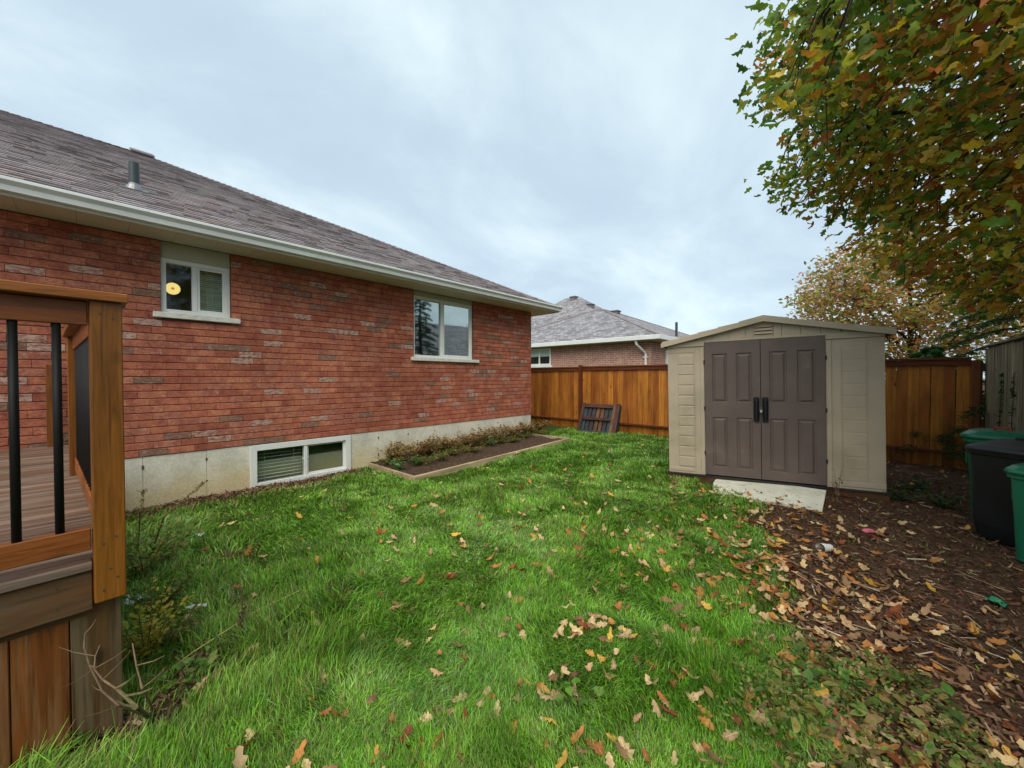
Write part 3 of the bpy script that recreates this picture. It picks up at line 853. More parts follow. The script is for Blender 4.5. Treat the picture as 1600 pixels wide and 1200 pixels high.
# ------------------------------------------------------------------ neighbouring houses (same builder)
def shingle_far():
    t = NT('far_shingles'); v = t.coord('world')
    sp = t.new('ShaderNodeSeparateXYZ'); t.l.new(v, sp.inputs[0])
    geo = t.new('ShaderNodeNewGeometry'); sn = t.new('ShaderNodeSeparateXYZ'); t.l.new(geo.outputs['True Normal'], sn.inputs[0])
    # coordinate along the eave: x where the slope faces y, y where it faces x
    ab = lambda o: (lambda n: (t.l.new(o, n.inputs[0]), n.outputs[0])[1])(t.new('ShaderNodeMath', operation='ABSOLUTE'))
    gt = t.new('ShaderNodeMath', operation='GREATER_THAN'); t.l.new(ab(sn.outputs[0]), gt.inputs[0]); t.l.new(ab(sn.outputs[1]), gt.inputs[1])
    mx = t.new('ShaderNodeMix', data_type='FLOAT'); t.l.new(gt.outputs[0], mx.inputs[0]); t.l.new(sp.outputs[0], mx.inputs[2]); t.l.new(sp.outputs[1], mx.inputs[3])
    cb = t.new('ShaderNodeCombineXYZ'); t.l.new(mx.outputs[0], cb.inputs[0]); t.l.new(sp.outputs[2], cb.inputs[1])
    bt = t.new('ShaderNodeTexBrick'); t.l.new(cb.outputs[0], bt.inputs['Vector'])
    bt.inputs['Color1'].default_value = (0.36, 0.35, 0.37, 1); bt.inputs['Color2'].default_value = (0.17, 0.165, 0.178, 1)
    bt.inputs['Mortar'].default_value = (0.06, 0.06, 0.066, 1); bt.inputs['Scale'].default_value = 1
    bt.inputs['Mortar Size'].default_value = 0.007; bt.inputs['Brick Width'].default_value = 0.24; bt.inputs['Row Height'].default_value = 0.075
    bt.offset_frequency = 2; bt.offset = 0.37
    c = t.hsv(bt.outputs['Color'], v=t.val(t.noise(v, 1.3, 5), 0.8, 1.2, 0.3, 0.7))
    t.bump(bt.outputs['Fac'], -0.4, 0.01)
    return t.fin(c, 0.85, 0.25)
MAT['far_shingle'] = shingle_far()
def hip_house(x0, x1, y0, y1, zb, zs, label, slope=0.5, windows=(), ov=0.5):
    """axis aligned hip roofed bungalow; windows: (side, a, b, z0, z1)"""
    h = empty('neighbour_house', ((x0 + x1) / 2, (y0 + y1) / 2, 0))
    L = lambda o: setattr(o, 'location', (-(x0 + x1) / 2, -(y0 + y1) / 2, 0))
    tag(h, label, 'house')
    m_ = MB(); m_.box(x0, x1, y0, y1, zb, zs); L(m_.build('wall', MAT['far_brick'], h))
    ex0, ex1, ey0, ey1 = x0 - ov, x1 + ov, y0 - ov, y1 + ov
    m_ = MB(); m_.box(ex0, ex1, ey0, ey1, zs + 0.001, zs + 0.03); L(m_.build('soffit', MAT['soffit'], h))
    ze = zs + 0.17
    m_ = MB()
    for (a, b, c_, d_) in ((ex0 - 0.1, ex1 + 0.1, ey0 - 0.1, ey0), (ex0 - 0.1, ex1 + 0.1, ey1, ey1 + 0.1), (ex0 - 0.1, ex0, ey0, ey1), (ex1, ex1 + 0.1, ey0, ey1)):
        m_.box(a, b, c_, d_, zs - 0.01, ze + 0.005, ch=0.012)
    L(m_.build('gutter', MAT['gutter'], h))
    wx, wy = ex1 - ex0, ey1 - ey0; hd = min(wx, wy) / 2; rz = ze + hd * slope
    m_ = MB()
    if wx < wy:
        a, b = ((ex0 + ex1) / 2, ey0 + hd, rz), ((ex0 + ex1) / 2, ey1 - hd, rz)
        m_.add([(ex0, ey0, ze), (ex1, ey0, ze), (ex1, ey1, ze), (ex0, ey1, ze), a, b], [(0, 1, 4), (1, 2, 5, 4), (2, 3, 5), (3, 0, 4, 5)])
    else:
        a, b = (ex0 + hd, (ey0 + ey1) / 2, rz), (ex1 - hd, (ey0 + ey1) / 2, rz)
        m_.add([(ex0, ey0, ze), (ex1, ey0, ze), (ex1, ey1, ze), (ex0, ey1, ze), a, b], [(0, 1, 5, 4), (1, 2, 5), (2, 3, 4, 5), (3, 0, 4)])
    rf = m_.build('roof', MAT['far_shingle'], h); L(rf)
    m_ = MB()
    for p, q in (((ex0, ey0, ze), a), ((ex1, ey0, ze), a if wx < wy else b), ((ex1, ey1, ze), b), ((ex0, ey1, ze), b if wx < wy else a), (a, b)):
        m_.tube([p, q], 0.06, 6)
    m_.build('hip_cap', MAT['shingle'][0], rf)
    for (side, a_, b_, z0, z1) in windows:
        m_ = MB(); f = 0.09
        yq = y0 - 0.02
        if side == 'y':
            m_.box(a_, b_, yq, yq + 0.05, z0, z0 + f); m_.box(a_, b_, yq, yq + 0.05, z1 - f, z1); m_.box(a_, a_ + f, yq, yq + .049, z0 + f, z1 - f); m_.box(b_ - f, b_, yq, yq + .049, z0 + f, z1 - f)
            m_.box((a_ + b_) / 2 - .05, (a_ + b_) / 2 + .05, yq + .004, yq + .048, z0 + f, z1 - f)
            m_.box(a_ - .1, b_ + .1, yq - .05, yq - .001, z0 - .1, z0 - .001)
            w = m_.build('window', MAT['white'], h); L(w)
            m_ = MB(); m_.box(a_ + f, b_ - f, y0 - 0.006, y0 - 0.003, z0 + f, z1 - f); m_.build('dark_sheet', MAT['dark'], w)  # flat dark sheet on the wall, standing for the unlit room
            m_ = MB(); m_.box(a_ + f, b_ - f, y0 - 0.009, y0 - 0.007, z0 + f + (z1 - z0) * .42, z1 - f); m_.build('blind', MAT['blind'], w)
            m_ = MB(); m_.add([(a_ + f, y0 - .012, z0 + f), (b_ - f, y0 - .012, z0 + f), (b_ - f, y0 - .012, z1 - f), (a_ + f, y0 - .012, z1 - f)], [(0, 1, 2, 3)]); m_.build('pane', MAT['glass'], w)
    return h, rf, L
NY = 15.9
nx1 = on_y(1017, 540, NY).x
nzs = on_y(1000, 533, NY).z
wz0, wz1 = on_y(850, 571, NY).z, on_y(850, 541, NY).z
wxa, wxb = on_y(826, 560, NY).x, on_y(861, 560, NY).x
nh, nrf, nL = hip_house(nx1 - 11.0, nx1, NY, NY + 13.5, -0.3, nzs, 'pink brick neighbouring house with grey hip roof rising behind the cedar fence', 0.42,
                        [('y', wxa, wxb, wz0, min(wz1, nzs - .05))])
# downspout at the near corner
xd = on_y(1009, 540, NY - 0.05).x
m_ = MB()
m_.tube([(xd - 0.25, NY - 0.52, nzs + 0.03), (xd - 0.22, NY - 0.45, nzs - 0.18), (xd - 0.02, NY - 0.07, nzs - 0.5), (xd, NY - 0.05, nzs - 0.62), (xd, NY - 0.05, -0.1)], 0.05, 8)
m_.box(xd - 0.11, xd + 0.11, NY - 0.09, NY - 0.004, nzs - 0.72, nzs - 0.68)
nL(m_.build('downspout', MAT['white'], nh))
# side face window trim
m_ = MB(); m_.box(nx1 + 0.003, nx1 + 0.05, NY + 1.6, NY + 3.0, 1.4, nzs - 0.02); nL(m_.build('door_frame', MAT['white'], nh))
# a second, rear wing with its own hip so that the skyline has two peaks
ezn = nzs + 0.17
def far_ray(px, py, y0): return on_y(px, py, y0)
wing = MB()
pk = on_y(904, 463, NY + 8.5)
wx_ = 6.2; base = ezn - 0.05
wing.add([(pk.x - wx_, pk.y - wx_, base), (pk.x + wx_, pk.y - wx_, base), (pk.x + wx_, pk.y + wx_, base), (pk.x - wx_, pk.y + wx_, base),
          (pk.x - 1.2, pk.y, pk.z), (pk.x, pk.y, pk.z)], [(0, 1, 5, 4), (1, 2, 5), (2, 3, 4, 5), (3, 0, 4)])
nL(wing.build('rear_roof', MAT['far_shingle'], nh))
def nroofz(x, y):
    m = ezn + 0.42 * min(y - (NY - .5), nx1 + .5 - x, x - (nx1 - 11.5))
    dx_, dy_ = abs(x - pk.x) / wx_, abs(y - pk.y) / wx_
    return max(m, base + (pk.z - base) * (1 - max(dx_, dy_)))
for px, py, dy in ((897, 465, 8.2), (922, 468, 7.6), (962, 475, 7.0), (862, 472, 7.6)):
    p = on_y(px, py, NY + dy)
    m_ = MB(); m_.box(-0.22, 0.22, -0.22, 0.22, -0.6, -0.03); m_.box(-0.27, 0.27, -0.27, 0.27, -0.028, 0.05, ch=0.02)
    o = m_.build('roof_vent', MAT['shingle'][1], nrf); o.location = (p.x, p.y, nroofz(p.x, p.y) + 0.12)
p = on_y(1057, 508, NY + 3.4)
m_ = MB(); m_.tube([(0, 0, -0.9), (0, 0, 0.14)], 0.06, 10); o = m_.build('vent_pipe', MAT['pipe'], nrf); o.location = p
# a house beyond the right hand fence, seen mirrored in the large window
hip_house(11.5, 24.5, 5.0, 34.0, -0.3, 3.1, 'brick house beyond the weathered grey fence, mirrored in the large house window', 0.5)

# ------------------------------------------------------------------ fences
FY = 9.7
FTOP = on_y(1047, 569, FY).z
cedar = empty('cedar_fence', (-4, FY, 0))
tag(cedar, 'orange stained cedar privacy fence running behind the shed from house to corner', 'fence')
FX0, FX1 = -16.0, on_y(1531, 600, FY).x
def fb(mb, name, mat, **k):
    o = mb.build(name, mat, cedar, **k); o.location = (4, -FY, 0); return o
POSTX = on_y(909, 600, FY).x
posts = [POSTX + 2.85 * k for k in range(-4, 4) if POSTX + 2.85 * k < FX1 - 0.3] + [FX1 - 0.05]
_fm = [MB().box(-0.069, 0.069, -0.009, 0.009, -0.02, FTOP - 0.04 + random.uniform(-.004, .004), ch=0.0025).mesh('board', MAT['cedar_fence']) for _ in range(3)]
x_ = FX0
while x_ < FX1 - 0.1:
    o = link('board', random.choice(_fm), cedar, loc=(x_ + 0.07 + 4, random.uniform(-0.003, 0.003), gzf(x_, FY) + 0.0), rot=(0, random.uniform(-0.004, 0.004), 0))
    x_ += 0.1415
for p in posts:
    m_ = MB(); m_.box(p - 0.046, p + 0.046, FY - 0.105, FY - 0.013, -0.2, FTOP + (0.03 if abs(p - POSTX) < 0.01 else -0.05), ch=0.004); fb(m_, 'post', MAT['cedar_post'])
ZR = on_y(1000, 664, FY - 0.03).z
pp_ = [FX0] + posts
for a, b in zip(pp_[:-1], pp_[1:]):
    if b - a < 0.3: continue
    for (z0, z1, d0, d1, nm) in ((ZR - 0.02, ZR + 0.02, -0.10, -0.012, 'lower_rail'), (FTOP - 0.13, FTOP - 0.04, -0.05, -0.012, 'upper_rail')):
        m_ = MB(); m_.box(a + 0.048, b - 0.048, FY + d0, FY + d1, z0, z1, ch=0.003); fb(m_, nm, MAT['cedar_rail'])
    st = -0.03 if abs(b - POSTX) < 0.01 else 0.0
    m_ = MB(); m_.box(a + 0.048, b - 0.048, FY - 0.075, FY + 0.05, FTOP - 0.036 + st * .5, FTOP + st * .5, ch=0.003); fb(m_, 'cap_board', MAT['cedar_rail'])

GX = FX1 + 0.06
grey = empty('grey_board_fence', (GX, 6, 0))
tag(grey, 'weathered grey rough board fence standing beside the bins', 'fence')
GT = on_x(1590, 530, GX).z
_gm = [MB().box(-0.010, 0.010, -0.068, 0.068, -0.05, GT - 0.02 + random.uniform(-.012, .012), ch=0.003).mesh('board', MAT['grey_fence']) for _ in range(4)]
y = FY - 0.03
while y > 0.6:
    link('board', random.choice(_gm), grey, loc=(random.uniform(-0.006, 0.006), y - 0.07 - 6, gzf(GX, y)), rot=(random.uniform(-0.008, 0.008), 0, 0)); y -= 0.141
for yy_ in (9.62, 7.2, 4.8, 2.4):
    m_ = MB(); m_.box(0.012, 0.10, yy_ - 6.045, yy_ - 5.955, -0.2, GT, ch=0.004); m_.build('post', MAT['grey_fence'], grey)
m_ = MB(); m_.box(-0.05, 0.06, -5.4, FY - 0.04 - 6, GT - 0.012, GT + 0.02, ch=0.004); m_.build('cap_board', MAT['grey_fence'], grey)

# ------------------------------------------------------------------ shed
sl, sr = on_z(1047, 737, 0.072), on_z(1386, 769, 0.118)
# place by the measured corners (depths 5.85 and 4.6 along the view axis)
SW = 2.44
shed_ang = 11.6
sh_loc = Vector((-2.18, 5.94, 0.072))
shed = empty('storage_shed', sh_loc, (0, R(-1.15), R(shed_ang)))
tag(shed, 'beige resin storage shed with taupe panelled double doors and low gable roof', 'shed')
SD, SH = 1.78, 1.925
def ring_face(m_, x0, x1, z0, z1, y, steps, mi=0):
    """nested rectangles: steps [(inset, depth)] from the face plane y (front faces -y)"""
    prev = None; o = [(x0, y, z0), (x1, y, z0), (x1, y, z1), (x0, y, z1)]
    base = len(m_.v); m_.v += o; prev = [base + i for i in range(4)]
    for ins, d in steps:
        b = len(m_.v); m_.v += [(x0 + ins, y + d, z0 + ins), (x1 - ins, y + d, z0 + ins), (x1 - ins, y + d, z1 - ins), (x0 + ins, y + d, z1 - ins)]
        cur = [b + i for i in range(4)]
        for i in range(4):
            m_.f.append((prev[i], prev[(i + 1) % 4], cur[(i + 1) % 4], cur[i])); m_.mi.append(mi)
        prev = cur
    m_.f.append(tuple(prev)); m_.mi.append(mi)
def panelled(x0, x1, z0, z1, y, cols, rows, steps, thick=0.04):
    """slab whose front face carries moulded panels at cols x rows"""
    m_ = MB()
    xs = [x0] + [c for ab in cols for c in ab] + [x1]; zs = [z0] + [c for ab in rows for c in ab] + [z1]
    for i in range(len(xs) - 1):
        for j in range(len(zs) - 1):
            a, b, c, d = xs[i], xs[i + 1], zs[j], zs[j + 1]
            if i % 2 and j % 2: ring_face(m_, a, b, c, d, y, steps)
            else: m_.add([(a, y, c), (b, y, c), (b, y, d), (a, y, d)], [(0, 1, 2, 3)])
    m_.add([(x0, y, z0), (x1, y, z0), (x1, y, z1), (x0, y, z1), (x0, y + thick, z0), (x1, y + thick, z0), (x1, y + thick, z1), (x0, y + thick, z1)],
           [(1, 0, 4, 5), (2, 1, 5, 6), (3, 2, 6, 7), (0, 3, 7, 4), (5, 4, 7, 6)])
    return m_
dx0, dxm, dx1 = 0.205 * SW, 0.485 * SW, 0.77 * SW
# front wall panels
siding = [(0.05, 0.05)]
def side_rows(n, z0, z1, gap=0.006):
    h = (z1 - z0) / n
    return [(z0 + k * h, z0 + (k + 1) * h - gap) for k in range(n)]
m_ = panelled(0.0, dx0 - 0.004, 0.0, SH - 0.05, 0.0, [(0.14, 0.36)], side_rows(11, 0.10, SH - 0.16), [(0.004, -0.006), (0.012, -0.009)])
m_.box(0.015, 0.345, -0.008, -0.0005, 0.03, 0.075, ch=0.003); m_.box(0.0, 0.36, -0.007, -0.0005, SH - 0.128, SH - 0.12, ch=0.002); m_.box(0.365, 0.372, -0.008, -0.0005, 0.03, SH - 0.06)
m_.box(dx0 - 0.06, dx0 - 0.008, -0.012, -0.0005, 0.0, SH - 0.06, ch=0.004)
m_.build('front_panel', MAT['resin'], shed)
m_ = panelled(dx1 + 0.004, SW, 0.0, SH - 0.05, 0.0, [(dx1 + 0.16, SW - 0.17)], side_rows(11, 0.10, SH - 0.16), [(0.003, -0.002), (0.012, -0.003)])
m_.box(dx1 + 0.01, dx1 + 0.06, -0.012, -0.0005, 0.0, SH - 0.06, ch=0.004); m_.box(dx1 + 0.15, dx1 + 0.157, -0.010, -0.0005, 0.09, SH - 0.14)
m_.box(dx1 + 0.15, SW, -0.010, -0.0005, 0.03, 0.088, ch=0.003); m_.box(SW - 0.168, SW - 0.163, -0.006, -0.0005, 0.09, SH - 0.1)
m_.build('front_panel', MAT['resin'], shed)
# doors
def leaf(x0, x1, name):
    w = x1 - x0
    cols = [(x0 + 0.14 * w, x0 + 0.42 * w), (x0 + 0.58 * w, x0 + 0.86 * w)]
    m_ = panelled(x0, x1, 0.015, SH, -0.016, cols, [(0.13, 0.85), (1.06, SH - 0.17)], [(0.010, 0.012), (0.020, 0.013), (0.042, -0.003), (0.05, -0.004)])
    return m_.build(name, MAT['taupe'], shed)
d1 = leaf(dx0 + 0.002, dxm - 0.004, 'door'); d2 = leaf(dxm + 0.004, dx1 - 0.002, 'door')
for d_, xc in ((d1, dxm - 0.052), (d2, dxm + 0.050)):
    m_ = MB(); m_.box(xc - 0.034, xc + 0.034, -0.050, -0.0165, 0.80, 1.14, ch=0.012); m_.box(xc - 0.018, xc + 0.018, -0.078, -0.05, 0.84, 1.10, ch=0.010)
    m_.build('handle', MAT['bin_black'], d_)
m_ = MB(); m_.box(dxm - 0.015, dxm + 0.015, -0.072, -0.052, 0.93, 0.965, ch=0.003)
m_.tube([(dxm - 0.012, -0.062, 0.965), (dxm - 0.012, -0.062, 0.99), (dxm, -0.062, 1.0), (dxm + 0.012, -0.062, 0.99), (dxm + 0.012, -0.062, 0.965)], 0.004, 6)
pl = m_.build('padlock', MAT['steel']); pl.parent = None
pl.matrix_world = Matrix.Translation(sh_loc) @ Matrix.Rotation(R(shed_ang), 4, 'Z') @ Matrix.Rotation(R(-1.15), 4, 'Y')
tag(pl, 'small steel padlock hanging between the black shed door handles', 'padlock')
for x_ in (dx0 - 0.004, dx1 + 0.004):
    for z_ in (0.30, 0.95, 1.62):
        m_ = MB(); m_.tube([(x_, -0.018, z_), (x_, -0.018, z_ + 0.05)], 0.010, 8); m_.build('hinge', MAT['resin_dark'], shed)
# side and back walls
for x0, x1 in ((0.0, 0.045), (SW - 0.045, SW)):
    m_ = MB(); m_.box(x0, x1, 0.042, SD, 0, SH - 0.02)
    for k in range(4): m_.box(x0 - (0.008 if x0 == 0 else -0.046), x0 if x0 == 0 else x1 + 0.008, 0.1 + k * 0.43, 0.45 + k * 0.43, 0.08, SH - 0.12, ch=0.003)
    m_.build('side_wall', MAT['resin'], shed)
m_ = MB(); m_.box(0.046, SW - 0.046, SD - 0.045, SD - 0.001, 0, SH - 0.02); m_.build('back_wall', MAT['resin'], shed)
# header and gable
AX, AZ = SW / 2, SH + 0.285
EZ = SH + 0.01
def roofz(x_): return EZ + (AZ - EZ) * (1 - abs(x_ - AX) / (AX + 0.07))
m_ = MB(); m_.box(-0.002, dx0 - 0.001, -0.020, 0.03, SH - 0.048, SH + 0.03, ch=0.003); m_.box(dx1 + 0.001, SW + 0.002, -0.020, 0.03, SH - 0.048, SH + 0.03, ch=0.003)
m_.box(dx0 - 0.0008, dx1 + 0.0008, -0.021, 0.03, SH + 0.003, SH + 0.03, ch=0.003); m_.build('header', MAT['resin'], shed)
gx_ = [0.05] + [AX + k * 0.205 for k in (-5, -4, -3, -2, -1)] + [AX - 0.115, AX + 0.115] + [AX + k * 0.205 for k in (1, 2, 3, 4, 5)] + [SW - 0.05]
gx_ = sorted(gx_)
for a, b in zip(gx_[:-1], gx_[1:]):
    if b - a < 0.03: continue
    z0 = SH + 0.0315
    za, zb_ = roofz(a) - 0.03, roofz(b) - 0.03
    if max(za, zb_) < z0 + 0.015: continue
    za, zb_ = max(za, z0 + 0.002), max(zb_, z0 + 0.002)
    a2, b2 = a + 0.0025, b - 0.0025
    m_ = MB(); y0_, y1_ = -0.012, 0.02
    m_.add([(a2, y0_, z0), (b2, y0_, z0), (b2, y0_, zb_), (a2, y0_, za), (a2, y1_, z0), (b2, y1_, z0), (b2, y1_, zb_), (a2, y1_, za)],
           [(0, 1, 2, 3), (1, 0, 4, 5), (2, 1, 5, 6), (3, 2, 6, 7), (0, 3, 7, 4)])
    m_.build('gable_panel', MAT['resin'], shed)
m_ = MB()
for k in range(3):
    z_ = SH + 0.075 + k * 0.045
    m_.prism([(0, 0)] * 0 or [(-0.10, 0.0), (0.10, 0.0), (0.10, 0.004), (-0.10, 0.004)], 0, 0.001) if False else None
    m_.add([(AX - 0.10, -0.034, z_), (AX + 0.10, -0.034, z_), (AX + 0.10, -0.012, z_ + 0.03), (AX - 0.10, -0.012, z_ + 0.03), (AX - 0.10, -0.012, z_ - 0.004), (AX + 0.10, -0.012, z_ - 0.004)],
           [(0, 1, 2, 3), (1, 0, 4, 5), (0, 3, 4), (1, 5, 2)])
vent = m_.build('vent', MAT['resin'], shed)
m_ = MB()
for k in range(3): m_.box(AX - 0.10, AX + 0.10, -0.0145, -0.0122, SH + 0.064 + k * 0.045, SH + 0.070 + k * 0.045)
m_.build('vent_slot', MAT['resin_dark'], vent)
# roof: overlapping moulded panels stepping down each slope
ux = AX + 0.07
for sgn in (-1, 1):
    nst = 5
    for k in range(nst):
        r0, r1 = k / nst, (k + 1) / nst + 0.02
        r1 = min(r1, 1.0)
        xa, xb = AX + sgn * ux * r0, AX + sgn * ux * r1
        za, zb_ = AZ - (AZ - EZ) * r0, AZ - (AZ - EZ) * r1
        lift = 0.012
        y0_, y1_ = -0.075, SD + 0.05
        pr = [(xa, za - 0.012), (xb, zb_ - 0.012), (xb, zb_ + 0.034), (xa, za + 0.034 - lift)] if k else [(xa, za - 0.012), (xb, zb_ - 0.012), (xb, zb_ + 0.034), (xa, za + 0.036)]
        if sgn > 0: pr = pr[::-1]
        m_ = MB(); m_.prism(pr, y0_ + 0.001 * (k % 2), y1_ - 0.001 * (k % 2)); m_.build('roof_panel', MAT['resin'], shed)
    # verge trim along the front edge
    xa, xb = AX, AX + sgn * (ux + 0.012)
    pr = [(xa, AZ - 0.048), (xb, EZ - 0.054), (xb, EZ + 0.012), (xa, AZ + 0.020)]
    if sgn > 0: pr = pr[::-1]
    m_ = MB(); m_.prism(pr, -0.092, -0.077); m_.build('roof_trim', MAT['resin'], shed)
    m_ = MB(); m_.box(AX + sgn * ux - 0.02, AX + sgn * ux + 0.02, -0.07, SD + 0.045, EZ - 0.05, EZ + 0.0, ch=0.004); m_.build('eave_trim', MAT['resin'], shed)
m_ = MB(); m_.box(0.05, SW - 0.05, 0.05, 0.07, 0.02, SH - 0.03); m_.build('door_backing', MAT['resin_dark'], shed)  # dark plate added behind the doors to block sky in the gaps
for yy_, nm in ((0.03, 'gable_backing'), (SD - 0.04, 'back_gable')):  # front plate added behind the gable panels to block the sky
    m_ = MB(); m_.prism([(0.02, SH - 0.03), (SW - 0.02, SH - 0.03), (SW - 0.02, SH + 0.01), (AX, AZ - 0.03), (0.02, SH + 0.01)], yy_, yy_ + 0.02); m_.build(nm, MAT['resin'], shed)
m_ = MB(); m_.box(-0.02, SW + 0.02, -0.03, SD + 0.02, -0.022, -0.002); m_.build('floor', MAT['resin_dark'], shed)
m_ = MB(); m_.box(-0.03, SW + 0.03, -0.012, 0.08, -0.16, -0.024, ch=0.004); m_.box(-0.03, SW + 0.03, SD - 0.1, SD, -0.2, -0.024, ch=0.004)
m_.box(-0.025, 0.07, 0.085, SD - 0.105, -0.2, -0.026); m_.box(SW - 0.07, SW + 0.025, 0.085, SD - 0.105, -0.2, -0.026); m_.build('base_timber', MAT['base_wood'], shed)

# white ramp board at the shed door
SM = Matrix.Translation(sh_loc) @ Matrix.Rotation(R(shed_ang), 4, 'Z') @ Matrix.Rotation(R(-1.15), 4, 'Y')
def ramp_board():
    c4 = [on_z(1120, 742, 0.045), on_z(1291, 766, 0.085), on_z(1285, 796, 0.03), on_z(1109, 768, 0.02)]
    tl, tr_, br, bl = c4
    m_ = MB(); n = 14; q = 6
    top = []
    for j in range(q + 1):
        for i in range(n + 1):
            s_, t_ = i / n, j / q
            p = (tl * (1 - s_) + tr_ * s_) * (1 - t_) + (bl * (1 - s_) + br * s_) * t_
            ex = 0.0
            if i == 0: ex = 0.05 * (abs(t_ - 0.5) * 2) ** 2
            p = p + (tr_ - tl) * ex * 0.9
            wob = 0.010 * math.sin(i * 2.1 + j) * (1 if j == q else 0.2)
            p = p + (bl - tl).normalized() * wob
            top.append(p)
    N_ = len(top)
    vs_ = top + [p - Vector((0, 0, 0.035)) for p in top]
    W_ = n + 1
    fs = [(j * W_ + i, (j + 1) * W_ + i, (j + 1) * W_ + i + 1, j * W_ + i + 1) for j in range(q) for i in range(n)]
    fs += [tuple(reversed([N_ + k for k in f])) for f in fs]
    per = [i for i in range(W_)] + [j * W_ + n for j in range(1, q + 1)] + [q * W_ + i for i in range(n - 1, -1, -1)] + [j * W_ for j in range(q - 1, 0, -1)]
    fs += [(per[k], per[(k + 1) % len(per)], N_ + per[(k + 1) % len(per)], N_ + per[k]) for k in range(len(per))]
    ctr = sum(top, Vector()) / N_; ctr.z = 0
    m_.add([p - ctr for p in vs_], fs)
    o = m_.build('ramp_board', MAT['ramp']); o.location = ctr
    tag(o, 'flat white painted board with worn edges lying as a ramp before the shed doors', 'board')
ramp_board()

# ------------------------------------------------------------------ deck with railing
dth = R(3.2)
PX = -2.25
pc = Vector((PX, on_x(168, 700, PX).y, 0))
deck = empty('wooden_deck', pc, (0, 0, dth))
tag(deck, 'stained wooden deck with black baluster railing and vertical skirt boards', 'deck')
DZ = 0.775       # deck surface
RT = 1.5 + 0.335   # rail top
hw = 0.0445
def dp(mb, name, mat, **k): return mb.build(name, mat, deck, **k)
XH = -4.15      # to the house wall in deck coordinates
# posts (deck local: front post at origin; -x to the house, -y along the front)
m_ = MB(); m_.box(-hw, hw, -hw, hw, 0.615, RT - 0.036, ch=0.004); dp(m_, 'post', MAT['deck_post'])
P2 = -2.1
m_ = MB(); m_.box(P2 - hw, P2 + hw, -hw, hw, DZ, RT - 0.036, ch=0.004); dp(m_, 'post', MAT['deck_post'])
m_ = MB(); m_.box(XH + 0.03, XH + 0.12, -0.14, -0.05, DZ, RT - 0.2, ch=0.004); dp(m_, 'post', MAT['deck_post'])
m_ = MB(); m_.box(-hw, hw, -1.9 - hw, -1.9 + hw, 0.615, RT - 0.036, ch=0.004); dp(m_, 'post', MAT['deck_post'])
# rails along the front (y) and the side (x)
for (z0, z1, a, nm) in ((RT - 0.036, RT, 0.066, 'rail_cap'), (RT - 0.130, RT - 0.038, 0.019, 'top_rail'), (DZ + 0.045, DZ + 0.132, 0.019, 'bottom_rail')):
    e0 = -hw - 0.004 if nm != 'rail_cap' else 0.06
    e1 = -1.9 + hw + 0.004 if nm != 'rail_cap' else -3.2
    off = 0.012 if nm != 'rail_cap' else 0
    m_ = MB(); m_.box(-a - off, a - off, e1, e0, z0, z1, ch=0.003); dp(m_, nm, MAT['deck_rail'])
    if nm != 'rail_cap':
        m_ = MB(); m_.box(-a - off, a - off, -3.2, -1.9 - hw - 0.004, z0, z1, ch=0.003); dp(m_, nm, MAT['deck_rail'])
    m_ = MB(); m_.box(P2 + (hw + .004 if nm != 'rail_cap' else -0.06), -hw - 0.004 if nm != 'rail_cap' else -0.068, -a, a, z0, z1, ch=0.003); dp(m_, nm, MAT['deck_rail_x'])
bmesh_ = MB().tube([(0, 0, DZ + 0.130), (0, 0, RT - 0.129)], 0.0125, 10).mesh('baluster', MAT['black_metal'], True)
k = 0
while True:
    y = -0.128 - 0.1015 * k
    if y < -3.15: break
    if abs(y + 1.9) > 0.06: link('baluster', bmesh_, deck, loc=(-0.012, y, 0))
    k += 1
k = 0
while -0.14 - 0.1015 * k > P2 + 0.07: link('baluster', bmesh_, deck, loc=(-0.14 - 0.1015 * k, 0, 0)); k += 1
# deck boards run along y
x_ = -hw - 0.006
first = True
x_ = 0.03
_dm = MB().box(-0.069, 0.069, -3.3, 0.03, DZ - 0.034, DZ, ch=0.003).mesh('deck_board', MAT['deck_board'])
while x_ > XH + 0.06:
    if x_ > 0:  # edge board stops short of the front post
        m_ = MB(); m_.box(-0.108, -0.047 + 0.0, -3.3, 0.03, DZ - 0.034, DZ, ch=0.003); dp(m_, 'deck_board', MAT['deck_board']); x_ = -0.111
        m_ = MB(); m_.box(-0.0455, 0.012, -3.3, -0.047, DZ - 0.034, DZ - 0.001, ch=0.003); dp(m_, 'deck_board', MAT['deck_board'])
        continue
    link('deck_board', _dm, deck, loc=(x_ - 0.071, 0, random.uniform(-0.0015, 0.0015))); x_ -= 0.1435
# screw heads
sc_ = MB().tube([(0, 0, 0), (0.0025, 0, 0)], [0.0042, 0.0036], 10).mesh('screw', MAT['pipe'])
for (y_, z_) in ((-0.018, RT - 0.085), (0.017, RT - 0.10), (0.016, DZ + 0.09), (-0.018, DZ + 0.07), (-0.02, 0.66), (0.019, 0.70), (0.0, 0.74)):
    link('screw', sc_, deck, loc=(hw - 0.001, y_, z_))
for y_ in (-0.14, -0.55, -0.96):
    for z_ in (DZ - 0.075, DZ - 0.155): link('screw', sc_, deck, loc=(-0.004, y_, z_))
